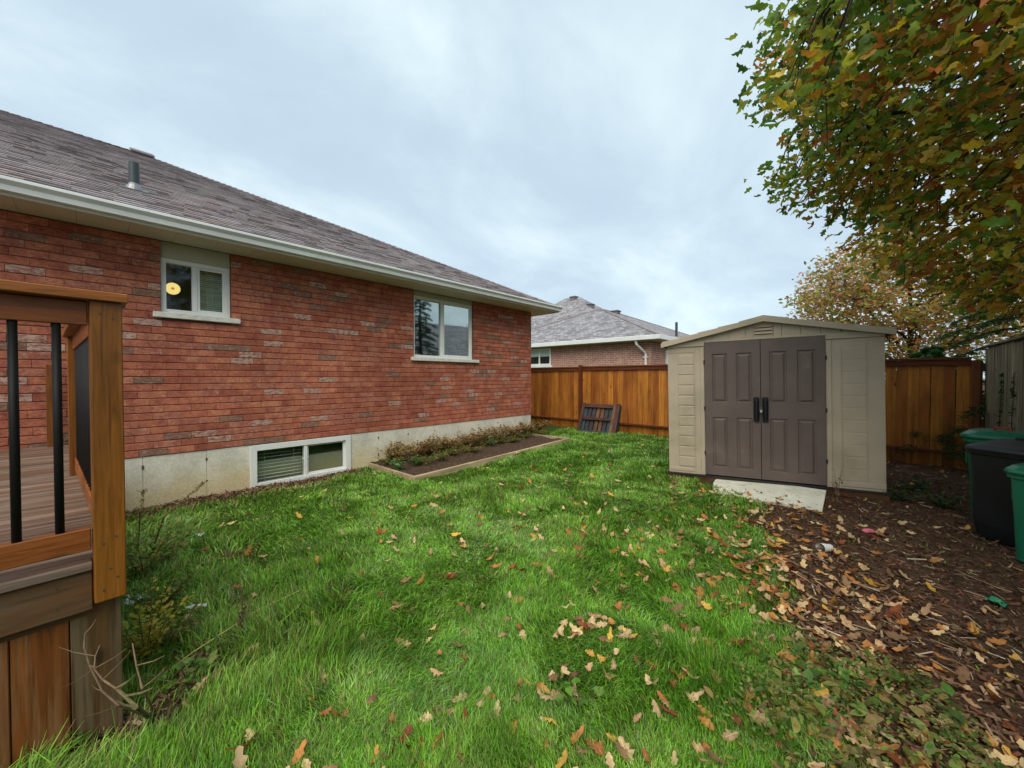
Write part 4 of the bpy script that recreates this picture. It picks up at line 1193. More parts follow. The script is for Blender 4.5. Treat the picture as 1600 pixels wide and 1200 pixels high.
# fascia and skirt
m_ = MB(); m_.box(-0.040, -0.003, -3.3, -0.047, DZ - 0.195, DZ - 0.037, ch=0.003); dp(m_, 'fascia_board', MAT['fascia_wood'])
m_ = MB(); m_.box(XH, -0.048, 0.005, 0.032, DZ - 0.195, DZ - 0.037, ch=0.003); dp(m_, 'fascia_board', MAT['cedar_rail'])
m_ = MB(); m_.box(-0.085, -0.042, -3.3, -0.02, DZ - 0.23, DZ - 0.04); dp(m_, 'rim_joist', MAT['fascia_wood'])
for (ya, yb_, w_) in ((-0.48, -0.34, 0), (-0.336, -0.198, 0), (-0.194, -0.056, 1), (-0.052, 0.030, 1)):
    pass
yb_ = 0.036; kk = 0
while yb_ > -3.2:
    w_ = 0.142
    m_ = MB(); m_.box(-0.062 - 0.004 * (kk % 2), -0.0435 - 0.004 * (kk % 2), yb_ - w_, yb_, -0.12, DZ - 0.188, ch=0.003)
    dp(m_, 'skirt_board', MAT['skirt_olive'] if kk in (0, 4, 9, 13) else MAT['skirt_orange']); yb_ -= w_ + 0.003; kk += 1
xs_ = -0.075
while xs_ > XH:
    m_ = MB(); m_.box(xs_ - 0.14, xs_, 0.012, 0.030, -0.25, DZ - 0.197, ch=0.003); dp(m_, 'skirt_board', MAT['skirt_orange']); xs_ -= 0.1435

# ------------------------------------------------------------------ garden bed
bed = empty('garden_bed', (-5.8, 5.2, 0))
tag(bed, 'raised garden bed edged with pale timbers against the concrete foundation', 'garden bed')
bx, by0, by1 = -5.05, on_z(645, 747, -0.04).y, 7.55
def bz(y): return -0.015 + (y - 3.2) / 4.3 * 0.10
def bed_o(m_, nm, mat, **k):
    o = m_.build(nm, mat, bed, **k); o.location = (5.8, -5.2, 0); return o
n = 4
for k in range(n):
    a, b = by0 + (by1 - by0) * k / n, by0 + (by1 - by0) * (k + 1) / n
    m_ = MB(); za, zb_ = bz(a), bz(b); w = 0.05; dx = random.uniform(-.012, .012)
    vs_ = [(bx - w + dx, a + .003, za - .25), (bx + dx, a + .003, za - .25), (bx + dx, b - .003, zb_ - .25), (bx - w + dx, b - .003, zb_ - .25), (bx - w + dx, a + .003, za), (bx + dx, a + .003, za), (bx + dx, b - .003, zb_), (bx - w + dx, b - .003, zb_)]
    m_.add(vs_, [(0, 3, 2, 1), (4, 5, 6, 7), (0, 1, 5, 4), (1, 2, 6, 5), (2, 3, 7, 6), (3, 0, 4, 7)]); bed_o(m_, 'edging_timber', MAT['edging'])
m_ = MB(); m_.box(WALLX + 0.01, bx - 0.053, by0 - 0.005, by0 + 0.045, -0.3, bz(by0) - 0.004, ch=0.004); bed_o(m_, 'edging_timber', MAT['edging'])
m_ = MB(); m_.box(WALLX + 0.01, bx - 0.053, by1 - 0.05, by1, -0.2, bz(by1) - 0.004, ch=0.004); bed_o(m_, 'edging_timber', MAT['edging'])
# soil as a bumpy sheet
xs = np.linspace(WALLX - 0.01, bx - 0.04, 26); ys = np.linspace(by0 + 0.03, by1 - 0.03, 70)
X, Y = np.meshgrid(xs, ys, indexing='ij'); fx, fy_ = X.ravel(), Y.ravel()
Z = -0.015 + (fy_ - 3.2) / 4.3 * 0.10 - 0.045 + (vnoise(fx, fy_, 6, 4) - .5) * .05 + (vnoise(fx, fy_, 17, 4) - .5) * .03 + 0.05 * (1 - sstep(-6.5, -6.0, fx))
nx, ny = len(xs), len(ys)
i, j = np.meshgrid(np.arange(nx - 1), np.arange(ny - 1), indexing='ij')
q = np.stack([i * ny + j, (i + 1) * ny + j, (i + 1) * ny + j + 1, i * ny + j + 1], -1).reshape(-1, 4)
MAT['soil'] = m_plain('dark_garden_soil', (0.075, 0.05, 0.034), 0.95, 0.1, 0.6, 22, 0.8)
so = link('soil', np_mesh('soil', np.stack([fx, fy_, Z], -1), q, MAT['soil'], None, True), bed); so.location = (5.8, -5.2, 0)

# ------------------------------------------------------------------ pallet leaning on the fence
pal = empty('wooden_pallet', (0, 0, 0))
tag(pal, 'dark weathered pallet with blue and brown slats leaning on the cedar fence', 'pallet')
pa = on_y(903, 676, FY - 0.46); pb_ = on_y(958, 679, FY - 0.46)
pw = 1.12; ph = 0.88
pal.location = (pa.x, FY - 0.50, gzf(pa.x, FY - .5) + 0.0)
pal.rotation_euler = (R(-24), 0, R(3))
names = ['pallet_teal', 'pallet_dark', 'pallet_dark', 'pallet_tan', 'pallet_tan', 'pallet_dark', 'pallet_teal', 'pallet_dark']
for k in range(8):
    m_ = MB(); a = 0.03 + k * 0.13; m_.box(a, a + 0.10, 0.09, 0.108, 0.01, ph - 0.005, ch=0.003)
    m_.build('slat', MAT[names[k]], pal)
for (z0, z1, nm, mt) in ((0.02, 0.085, 'crossbar', 'pallet_dark'), (0.39, 0.47, 'crossbar', 'pallet_brown'), (ph - 0.12, ph - 0.01, 'crossbar', 'pallet_brown')):
    m_ = MB(); m_.box(0.0, pw - 0.10, 0.03, 0.088, z0, z1, ch=0.004); m_.build(nm, MAT[mt], pal)
for a, b, mt in ((-0.02, 0.065, 'pallet_brown'), (pw - 0.19, pw - 0.105, 'pallet_tan'), (pw - 0.10, pw - 0.0, 'pallet_brown')):
    m_ = MB(); m_.box(a, b, -0.002, 0.028, 0.0, ph, ch=0.004); m_.build('edge_board', MAT[mt], pal)
m_ = MB(); m_.box(pw - 0.018, pw, 0.03, 0.12, 0.0, ph - 0.002, ch=0.003); m_.build('edge_board', MAT['pallet_blue'], pal)

# ------------------------------------------------------------------ bins
def rrect(w, d, r, n=4):
    pts = []
    for cx, cy, a0 in ((w / 2 - r, d / 2 - r, 0), (-w / 2 + r, d / 2 - r, 90), (-w / 2 + r, -d / 2 + r, 180), (w / 2 - r, -d / 2 + r, 270)):
        for k in range(n + 1):
            a = R(a0 + 90 * k / n); pts.append((cx + r * math.cos(a), cy + r * math.sin(a)))
    return pts
def loft(secs, n=4):
    """secs: (w, d, r, z, ox, oy, tilt)"""
    m_ = MB(); rings = []
    for (w, d, r, z, ox, oy, tl) in secs:
        b = len(m_.v); pts = rrect(w, d, r, n)
        m_.v += [(p[0] + ox, p[1] + oy, z + p[1] * tl) for p in pts]; rings.append((b, len(pts)))
    for (a, k), (b, _) in zip(rings[:-1], rings[1:]):
        for i in range(k): m_.f.append((a + i, a + (i + 1) % k, b + (i + 1) % k, b + i)); m_.mi.append(0)
    m_.f.append(tuple(reversed(range(rings[0][0], rings[0][0] + rings[0][1])))); m_.mi.append(0)
    m_.f.append(tuple(range(rings[-1][0], rings[-1][0] + rings[-1][1]))); m_.mi.append(0)
    return m_
def cart(loc, rz, label):
    b = empty('wheeled_bin', loc, (0, 0, R(rz))); tag(b, label, 'bin')
    loft([(0.34, 0.36, 0.03, 0.02, 0, 0, 0), (0.37, 0.40, 0.03, 0.15, 0, 0, 0), (0.41, 0.46, 0.035, 0.80, 0, 0, 0), (0.44, 0.49, 0.04, 0.81, 0, 0, 0), (0.44, 0.49, 0.04, 0.835, 0, 0, 0)]).build('body', MAT['bin_black'], b)
    m_ = MB()
    for k in range(5): m_.box(-0.214, -0.17, -0.15, 0.15, 0.2 + 0.11 * k, 0.206 + 0.11 * k)
    m_.build('rib', MAT['bin_black'], b)
    ld = loft([(0.46, 0.53, 0.05, 0.855, 0, 0, 0.08), (0.47, 0.54, 0.05, 0.88, 0, 0, 0.08), (0.45, 0.52, 0.05, 0.90, 0, 0, 0.09), (0.38, 0.44, 0.05, 0.915, 0, 0, 0.09)]).build('lid', MAT['bin_black'], b)
    m_ = MB(); m_.box(-0.11, 0.11, 0.20, 0.30, 0.925, 0.955, ch=0.01); m_.build('handle', MAT['bin_black'], ld)
    for sx in (-0.2, 0.2):
        m_ = MB(); m_.tube([(sx - 0.025, 0.2, 0.095), (sx + 0.025, 0.2, 0.095)], 0.095, 20); m_.build('wheel', MAT['resin_dark'], b)
    return b
def organics(loc, rz, h, w, label, sub='red'):
    b = empty('green_bin', loc, (0, 0, R(rz))); tag(b, label, 'bin')
    s = w
    loft([(s * 0.74, s * 0.74, s * 0.2, 0.02, 0, 0, 0), (s * 0.80, s * 0.80, s * 0.2, h * 0.35, 0, 0, 0), (s * 0.9, s * 0.9, s * 0.22, h * 0.86, 0, 0, 0), (s * 0.98, s * 0.98, s * 0.22, h * 0.865, 0, 0, 0), (s * 0.98, s * 0.98, s * 0.22, h * 0.90, 0, 0, 0)], 6).build('body', MAT['bin_green'], b)
    ld = loft([(s * 1.04, s * 1.04, s * 0.26, h * 0.905, 0, 0, 0), (s * 1.07, s * 1.07, s * 0.26, h * 0.925, 0, 0, 0), (s * 1.03, s * 1.03, s * 0.26, h * 0.95, 0, 0, 0), (s * 0.86, s * 0.86, s * 0.24, h * 0.99, 0, 0, 0), (s * 0.5, s * 0.5, s * 0.2, h * 1.0, 0, 0, 0)], 6).build('lid', MAT['bin_green'], b)
    m_ = MB(); m_.tube([(-0.06, -s * .2, h * 0.985), (-0.05, -s * .2, h * 1.0 + 0.03), (0.05, -s * .2, h * 1.0 + 0.03), (0.06, -s * .2, h * 0.985)], 0.014, 8); m_.build('handle', MAT['red_plastic'], ld)
    m_ = MB(); m_.tube([(-s * 0.45, 0, h * 0.72), (-s * 0.50, 0, h * 0.72), (-s * .50, 0, h * .6), (-s * .44, 0, h * .6)], 0.012, 8); m_.build('lug', MAT['bin_green'], b)
    return b
def gp(px, py):
    p = on_z(px, py, 0.0); return p
bk = on_z(1548, 856, 0.0)
cart((1.04, 5.74, gzf(1.04, 5.74) - 0.005), -35, 'black wheeled bin with sloping lid standing between two green bins')
fr = on_z(1600, 856, 0.0)
organics((1.10, 5.13, gzf(1.10, 5.13)), -30, 0.80, 0.38, 'green plastic bin with moulded lid standing in front of the black bin')
organics((1.10, 6.46, gzf(1.10, 6.46)), -20, 0.96, 0.54, 'large green plastic bin standing behind the black bin')

# ------------------------------------------------------------------ trees
def col_pick(cols, n, w=None):
    cols = np.array(cols, float); idx = rng.choice(len(cols), n, p=None if w is None else np.array(w) / np.sum(w))
    c = cols[idx]; return np.clip(c * rng.uniform(0.7, 1.3, (n, 1)) * rng.uniform(0.92, 1.08, (n, 3)), 0, 1)
def broadleaf(name, label, base, centre, rad, ncl, per, lsize, colour_fn, tmpl, clr=0.42, seed=1, trunk_r=0.16, shell=0.45, droop=0.35, nlimb=14, mat='leaf'):
    r = np.random.default_rng(seed)
    root = empty(name, base); tag(root, label, 'tree')
    C = np.array(centre); Rd = np.array(rad)
    d = r.normal(size=(ncl, 3)); d /= np.linalg.norm(d, axis=1)[:, None]
    rr = r.uniform(shell ** 3, 1, ncl) ** (1 / 3)
    bumps = 0.84 + 0.30 * vnoise(d[:, 0] * 2 + d[:, 2], d[:, 1] * 2 - d[:, 2], 1.6, seed)
    cl = C + d * Rd * (rr * bumps)[:, None]
    # limbs
    tb = MB(); b = Vector(base)
    top = Vector((centre[0], centre[1], centre[2] + rad[2] * 0.45))
    tp = [b + (top - b) * t_ + Vector((math.sin(t_ * 5 + seed) * 0.08, math.cos(t_ * 4) * 0.08, 0)) * t_ for t_ in np.linspace(0, 1, 9)]
    tb.tube([tp[0] - Vector((0, 0, 0.15))] + tp, [trunk_r * 1.35] + [trunk_r * (1.15 - 0.95 * k / 8) for k in range(9)], 10)
    nodes = [(p, trunk_r * 0.4) for p in tp[3:]]
    for k in range(nlimb):
        st = tp[2 + (k % 6)]
        a = 2 * PI * k / nlimb * 1.618 * 2; el = r.uniform(-0.15, 0.6)
        dv = Vector((math.cos(a) * rad[0], math.sin(a) * rad[1], el * rad[2])) * r.uniform(0.7, 0.9)
        tgt = Vector(centre) + dv
        pts = [st + (tgt - st) * t_ + Vector((0, 0, 0.25 * math.sin(t_ * PI))) + Vector(r.normal(size=3) * 0.06) for t_ in np.linspace(0, 1, 7)]
        tb.tube(pts, [trunk_r * (0.42 - 0.36 * q / 6) for q in range(7)], 6, cap=False)
        nodes += [(p, trunk_r * 0.15) for p in pts[1:]]
    NP = np.array([tuple(p) for p, _ in nodes])
    for c_ in cl:
        k = int(np.argmin(((NP - c_) ** 2).sum(1))); p0 = Vector(NP[k]); p1 = Vector(c_)
        mid = (p0 + p1) * 0.5 + Vector(r.normal(size=3) * 0.07) + Vector((0, 0, 0.06))
        tb.tube([p0, mid, p1 + (p1 - mid) * 0.35], [trunk_r * 0.07, trunk_r * 0.045, trunk_r * 0.015], 4, cap=False)
    o = tb.build('trunk', MAT['bark'], root, smooth=True); o.location = -Vector(base)
    n = ncl * per
    bd = r.normal(size=(n, 3)); bd /= np.linalg.norm(bd, axis=1)[:, None]; bd *= (r.random(n) ** 0.45)[:, None] * 1.7
    pos = np.repeat(cl, per, 0) + bd * np.array([clr, clr, clr * 0.7])
    out = pos - C; yaw = np.arctan2(-out[:, 0], out[:, 1]) + r.normal(size=n) * 0.9
    pitch = -droop + r.normal(size=n) * 0.45; roll = r.normal(size=n) * 0.75
    rt = rotmats(yaw, pitch, roll)
    colr = colour_fn(pos, r)
    Vv, Ff, Cc = [], [], []; o0 = 0
    ch = np.array_split(np.arange(n), len(tmpl)); perm = r.permutation(n)
    for t_, idx in zip(tmpl, ch):
        idx = perm[idx]
        a_, b_, c_ = scatter(t_[0], t_[1], pos[idx], rt[idx], r.uniform(0.75, 1.2, len(idx)) * lsize, colr[idx])
        Vv.append(a_); Ff.append(b_ + o0); Cc.append(c_); o0 += len(a_)
    cr_ = link('crown', np_mesh('crown', np.concatenate(Vv), np.concatenate(Ff), MAT[mat], np.concatenate(Cc)), root); cr_.location = -Vector(base)
    return root
OAK_T = [oak_leaf(7, f, b_, tw, 0.02, seed=k, width=0.31) for k, (f, b_, tw) in enumerate(((0.35, 0.4, 0.9), (-0.4, -0.5, -1.0), (0.6, -0.4, 0.6), (0.15, 0.6, -0.8), (-0.6, 0.3, 0.4)))]
OC = np.array((2.6, 5.42, 4.62))
def oak_col(pos, r):
    n = len(pos)
    green = col_pick([(0.14, 0.25, 0.03), (0.20, 0.31, 0.038), (0.085, 0.17, 0.03), (0.28, 0.34, 0.04)], n)
    gold = col_pick([(0.50, 0.32, 0.025), (0.54, 0.27, 0.03), (0.36, 0.18, 0.03), (0.44, 0.36, 0.03), (0.62, 0.42, 0.08), (0.42, 0.14, 0.028), (0.64, 0.52, 0.04)], n)
    # greener on the outer, western side, golden towards the shaded inside
    d = (pos - OC) / np.array((3.7, 3.7, 2.7))
    g = np.clip(0.20 + 0.75 * (np.linalg.norm(d, axis=1) - 0.72) - 0.42 * d[:, 0] + 0.16 * d[:, 2], 0.06, 0.92) + (vnoise(pos[:, 0] + pos[:, 2], pos[:, 1] - pos[:, 2], 1.1, 9) - 0.5) * 0.6
    return np.where((r.random(n) < g)[:, None], green, gold)
broadleaf('oak_tree', 'large oak with green and golden leaves spreading over the grey fence', (3.0, 5.7, 0.0), tuple(OC), (3.75, 3.75, 2.8), 1500, 32, 0.112, oak_col, OAK_T, 0.22, 11, 0.2, 0.60, 0.30, 34)
def maple_col(pos, r):
    return col_pick([(0.55, 0.33, 0.10), (0.60, 0.27, 0.14), (0.34, 0.34, 0.07), (0.55, 0.20, 0.15), (0.22, 0.30, 0.06), (0.62, 0.44, 0.17)], len(pos), (3, 1.4, 3, 0.9, 2.4, 3))
mc = on_y(1420, 478, 15.5)
broadleaf('maple_tree', 'small maple with thin orange and pink autumn leaves beyond the shed roof', (mc.x, 15.5, 0.0), (mc.x, 15.5, 3.55), (2.75, 2.4, 2.3), 560, 38, 0.12, maple_col, [LEAF_SIMPLE], 0.24, 5, 0.10, 0.25, -0.2, 16)

def conifer(label, base, h, rad, colours, seed, nb=90, z0=0.5, npb=260):
    r = np.random.default_rng(seed); root = empty('spruce_tree', base); tag(root, label, 'tree')
    tb = MB(); tb.tube([(0, 0, -0.1), (0, 0, h * 0.5), (0, 0, h)], [0.13, 0.08, 0.012], 8)
    P_, D_ = [], []
    for k in range(nb):
        z = z0 + (h - z0) * (k / nb) ** 1.1; a = k * 2.399 + r.uniform(-.3, .3)
        L_ = rad * (1 - (z - z0) / (h - z0) * 0.9) * r.uniform(0.75, 1.1)
        pts = [Vector((math.cos(a) * L_ * t_, math.sin(a) * L_ * t_, z + 0.12 * L_ * t_ - 0.38 * L_ * t_ * t_)) for t_ in np.linspace(0, 1, 6)]
        tb.tube(pts, [0.022, 0.018, 0.014, 0.010, 0.007, 0.004], 4, cap=False)
        t_ = r.uniform(0.15, 1.0, npb) ** 0.7
        ctr = np.stack([np.cos(a) * L_ * t_, np.sin(a) * L_ * t_, z + .12 * L_ * t_ - .38 * L_ * t_ * t_], -1)
        side = r.normal(size=npb) * 0.16 * (1.15 - t_ * 0.8) * min(1.2, L_)
        ctr[:, 0] += -math.sin(a) * side; ctr[:, 1] += math.cos(a) * side; ctr[:, 2] += r.normal(size=npb) * 0.022 - np.abs(side) * 0.25
        P_.append(ctr); D_.append(np.full(npb, a) - PI / 2 + np.sign(side) * r.uniform(0.2, 1.0, npb))
    tr_ = tb.build('trunk', MAT['bark'], root)
    P_ = np.concatenate(P_); D_ = np.concatenate(D_); n = len(P_)
    V_, F_, C_ = scatter([(-0.12, -0.5, 0), (0.12, -0.5, 0), (0.03, 0.5, 0.06), (-0.03, 0.5, 0.06)], [(0, 1, 2, 3)], P_, rotmats(D_, r.normal(size=n) * 0.35, r.uniform(-1.2, 1.2, n)), r.uniform(0.05, 0.10, n), col_pick(colours, n))
    link('crown', np_mesh('crown', V_, F_, MAT['leaf'], C_), root)
    return root
conifer('dense dark green spruce growing behind the fence corner', (2.15, 10.4, 0.0), 6.4, 1.75, [(0.022, 0.07, 0.022), (0.035, 0.10, 0.03), (0.05, 0.135, 0.03)], 3, 120, 0.4, 300)
conifer('low bright green juniper bush showing just above the cedar fence', (on_y(1455, 600, 10.6).x, 10.75, 0.0), 2.08, 1.7, [(0.05, 0.14, 0.03), (0.07, 0.18, 0.04), (0.035, 0.10, 0.03)], 4, 90, 0.3, 260)

# ------------------------------------------------------------------ grass
def blades(P_, h, w, lean_dir, lean, colr, name, mat, label=None, cat=None):
    n = len(P_)
    wd = lean_dir + PI / 2 + rng.normal(size=n) * 0.6
    wv = np.stack([np.cos(wd), np.sin(wd), np.zeros(n)], -1) * (w / 2)[:, None]
    ld = np.stack([np.cos(lean_dir), np.sin(lean_dir), np.zeros(n)], -1)
    up = np.array([0, 0, 1.0])
    a1 = lean * 0.45
    m1 = P_ + (ld * np.sin(a1)[:, None] + up * np.cos(a1)[:, None]) * (h * 0.5)[:, None]
    t1 = m1 + (ld * np.sin(lean * 1.35)[:, None] + up * np.cos(lean * 1.35)[:, None]) * (h * 0.5)[:, None]
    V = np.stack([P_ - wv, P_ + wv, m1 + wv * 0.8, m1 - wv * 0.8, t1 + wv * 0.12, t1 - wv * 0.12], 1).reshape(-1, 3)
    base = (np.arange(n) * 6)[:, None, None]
    Fq = (np.array([[0, 1, 2, 3], [3, 2, 4, 5]])[None] + base).reshape(-1, 4)
    shade = np.array([0.70, 0.70, 0.97, 0.97, 1.15, 1.15])      # shade painted into the base of each blade, paler tips
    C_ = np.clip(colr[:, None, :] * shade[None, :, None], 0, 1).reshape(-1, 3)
    o = link(name, np_mesh(name, V, Fq, MAT[mat], C_), None, stuff=True)
    if label: tag(o, label, cat)
    return o
def grass_ok(x, y):
    ok = (x > WALLX + 0.02) & (y < FY - 0.02) & (x < GX - 0.05)
    # bed
    ok &= ~((x < bx + 0.01) & (y > by0 - 0.02) & (y < by1 + 0.0))
    # shed
    ca, sa = math.cos(R(shed_ang)), math.sin(R(shed_ang))
    lx, ly = (x - sh_loc.x) * ca + (y - sh_loc.y) * sa, -(x - sh_loc.x) * sa + (y - sh_loc.y) * ca
    ok &= ~((lx > -0.03) & (lx < SW + 0.03) & (ly > -0.02) & (ly < SD))
    # ramp board
    ok &= ~((lx > 0.42) & (lx < 1.72) & (ly > -0.34) & (ly < 0))
    # deck
    ca, sa = math.cos(dth), math.sin(dth)
    lx, ly = (x - pc.x) * ca + (y - pc.y) * sa, -(x - pc.x) * sa + (y - pc.y) * ca
    ok &= ~((lx < -0.03) & (ly < 0.045))
    return ok
NG = 1500000
th = rng.uniform(R(YAW + 90 - 64), R(YAW + 90 + 66), NG)
d_ = np.exp(rng.uniform(math.log(0.9), math.log(13.5), NG))
gx_, gy_ = np.cos(th) * d_, np.sin(th) * d_
keep = grass_ok(gx_, gy_) & (gy_ > -1.5)
mm = mulch_mask(gx_, gy_)
dirt = (1 - sstep(-6.35, -5.85, gx_ + (vnoise(gx_, gy_, 3, 8) - .5) * .4)) * (1 - sstep(2.9, 3.2, gy_))
bare = sstep(0.70, 0.80, vnoise(gx_, gy_, 1.7, 21)) * sstep(-2.6, -3.0, gx_) * (gy_ < 2.6) * 0.6
def patch(px, py, rx, ry):
    p = on_z(px, py, 0.0); return np.exp(-(((gx_ - p.x) / rx) ** 2 + ((gy_ - p.y) / ry) ** 2) ** 1.5)
PATCHES = [(320, 1040, 0.22, 0.20), (250, 1130, 0.20, 0.16), (130, 1180, 0.28, 0.12), (350, 865, 0.45, 0.30), (530, 925, 0.10, 0.10), (460, 985, 0.12, 0.10)]
bare = np.maximum(bare, sum(patch(*q) for q in PATCHES) * 0.93).clip(0, 0.96)
dens = (1 - np.clip(mm, 0, 1) * 0.985) * (1 - 0.95 * dirt) * (1 - bare)
# log-uniform distance sampling gives density ~ 1/d^2; thin the near field so that it stays even
dens *= np.clip((d_ / 2.1) ** 0.9, 0.12, 1.0)
clump = 0.55 + 0.75 * vnoise(gx_, gy_, 6.5, 12)
keep &= rng.random(NG) < dens * np.clip(clump, 0, 1)
gx_, gy_, d_, mm, dirt = gx_[keep], gy_[keep], d_[keep], mm[keep], dirt[keep]
MAXB = 400000
if len(gx_) > MAXB:
    s_ = rng.permutation(len(gx_))[:MAXB]; gx_, gy_, d_, mm, dirt = gx_[s_], gy_[s_], d_[s_], mm[s_], dirt[s_]
n = len(gx_)
flow = 2 * PI * (vnoise(gx_, gy_, 1.5, 31) * 1.6 + vnoise(gx_, gy_, 4.2, 32) * 0.5)
ldir = flow + rng.normal(size=n) * 0.95
tuft = vnoise(gx_, gy_, 2.3, 33)
h = (0.034 + 0.045 * tuft + 0.022 * vnoise(gx_, gy_, 8, 35)) * rng.uniform(0.55, 1.25, n)
h *= 1 - 0.45 * np.clip(mm, 0, 1) - 0.4 * dirt
wild = sstep(-1.5, -2.1, gx_) * sstep(1.6, 0.6, gy_)
h *= 1 + 1.0 * wild * rng.random(n)
lean = np.clip(0.40 + 0.85 * vnoise(gx_, gy_, 2.0, 34) + rng.normal(size=n) * 0.28, 0.05, 1.5)
w = 0.0052 * np.clip(d_ / 2.3, 0.9, 3.0) * rng.uniform(0.7, 1.3, n)
hue = vnoise(gx_, gy_, 1.1, 36) * 0.30 + vnoise(gx_, gy_, 5.0, 37) * 0.35 + vnoise(gx_, gy_, 13.0, 38) * 0.35 + 0.06
c0, c1, c2 = np.array((0.066, 0.195, 0.015)), np.array((0.125, 0.285, 0.022)), np.array((0.235, 0.375, 0.068))
cg = np.where((hue < 0.5)[:, None], c0 + (c1 - c0) * (hue * 2)[:, None], c1 + (c2 - c1) * (np.clip(hue * 2 - 1, 0, 1))[:, None])
cg = cg * (0.55 + 1.45 * rng.random((n, 1)) ** 1.3) * (0.75 + 0.5 * vnoise(gx_, gy_, 9.0, 39))[:, None]
blu = rng.random(n) < 0.10 + 0.25 * sstep(0.62, 0.78, vnoise(gx_, gy_, 2.6, 44)); cg[blu] = cg[blu] * np.array((1.2, 1.05, 2.6)) + np.array((0.02, 0.03, 0.03))  # pale bluish highlights in clumps, painted into the blade colour
dry = rng.random(n) < (0.06 + 0.08 * wild + 0.5 * dirt + 0.25 * np.clip(mm, 0, 1) + 0.10 * sstep(0.68, 0.8, vnoise(gx_, gy_, 1.0, 40)))
cg[dry] = col_pick([(0.30, 0.25, 0.10), (0.22, 0.16, 0.07), (0.26, 0.26, 0.08)], int(dry.sum()))
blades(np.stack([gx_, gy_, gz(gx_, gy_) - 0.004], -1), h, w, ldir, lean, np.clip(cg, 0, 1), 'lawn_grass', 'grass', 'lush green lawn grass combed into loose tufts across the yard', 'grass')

# ------------------------------------------------------------------ mulch chips and dry debris (nobody could count them)
n = 14000
th = rng.uniform(R(YAW + 90 - 70), R(YAW + 90 + 10), n * 4); d_ = np.exp(rng.uniform(math.log(0.9), math.log(11), n * 4))
mx_, my_ = np.cos(th) * d_, np.sin(th) * d_
k_ = (rng.random(n * 4) < mulch_mask(mx_, my_)) & grass_ok(mx_, my_)
mx_, my_, d_ = mx_[k_][:n * 2], my_[k_][:n * 2], d_[k_][:n * 2]; n = len(mx_)
tv, tf = [(-0.12, -0.5, 0), (0.14, -0.45, 0.02), (0.10, 0.5, 0.0), (-0.13, 0.42, 0.05)], [(0, 1, 2, 3)]
V_, F_, C_ = scatter(tv, tf, np.stack([mx_, my_, gz(mx_, my_) + rng.uniform(0.004, 0.028, n)], -1), rotmats(rng.uniform(0, 2 * PI, n), rng.normal(size=n) * 0.35, rng.normal(size=n) * 0.5),
                     rng.uniform(0.015, 0.06, n), col_pick([(0.16, 0.085, 0.05), (0.095, 0.05, 0.033), (0.22, 0.125, 0.075), (0.20, 0.08, 0.045), (0.38, 0.27, 0.17), (0.045, 0.026, 0.018)], n, (4, 4, 2.6, 2.8, 1.3, 2)))
o = link('mulch_chips', np_mesh('mulch_chips', V_, F_, MAT['dryleaf'], C_), None, stuff=True)
tag(o, 'dark brown mulch chips and rotten leaf bits under the oak', 'mulch')
n = 800
kk_ = rng.integers(0, len(mx_), n); ax_, ay_ = mx_[kk_] + rng.normal(size=n) * .05, my_[kk_] + rng.normal(size=n) * .05
V_, F_, C_ = scatter([(-0.035, -0.5, 0), (0.035, -0.5, 0.0), (0.03, 0.5, 0.03), (-0.03, 0.5, 0.03)], tf, np.stack([ax_, ay_, gz(ax_, ay_) + rng.uniform(0.02, 0.04, n)], -1), rotmats(rng.normal(size=n) * 0.7 + 0.9, rng.normal(size=n) * 0.12, rng.normal(size=n) * 0.5),
                     rng.uniform(0.03, 0.13, n), col_pick([(0.55, 0.45, 0.32), (0.40, 0.28, 0.18), (0.30, 0.17, 0.10)], n))
o = link('straw_bits', np_mesh('straw_bits', V_, F_, MAT['dryleaf'], C_), None, stuff=True)
tag(o, 'pale dry needles and straw bits strewn over the dark mulch', 'straw')
# dry debris strip along the foundation
n = 3200
sx, sy = WALLX + np.abs(rng.normal(size=n)) * 0.32 + 0.02, rng.uniform(-0.6, 3.05, n)
for (px, py, rx, ry) in ((320, 1040, 0.16, 0.15), (250, 1130, 0.15, 0.12), (130, 1180, 0.2, 0.06)):
    p = on_z(px, py, 0.0); k_ = 260
    sx = np.concatenate([sx, p.x + rng.normal(size=k_) * rx]); sy = np.concatenate([sy, p.y + rng.normal(size=k_) * ry])
k_ = grass_ok(sx, sy); sx, sy = sx[k_], sy[k_]; n = len(sx)
V_, F_, C_ = scatter(tv, tf, np.stack([sx, sy, gz(sx, sy) + rng.uniform(0.004, 0.03, n)], -1), rotmats(rng.uniform(0, 2 * PI, n), rng.normal(size=n) * 0.5, rng.normal(size=n) * 0.5),
                     rng.uniform(0.02, 0.06, n), col_pick([(0.24, 0.14, 0.08), (0.15, 0.08, 0.05), (0.34, 0.24, 0.14), (0.09, 0.05, 0.03)], n))
o = link('dry_debris', np_mesh('dry_debris', V_, F_, MAT['dryleaf'], C_), None, stuff=True)
tag(o, 'brown strip of dry clippings along the foot of the foundation', 'debris')

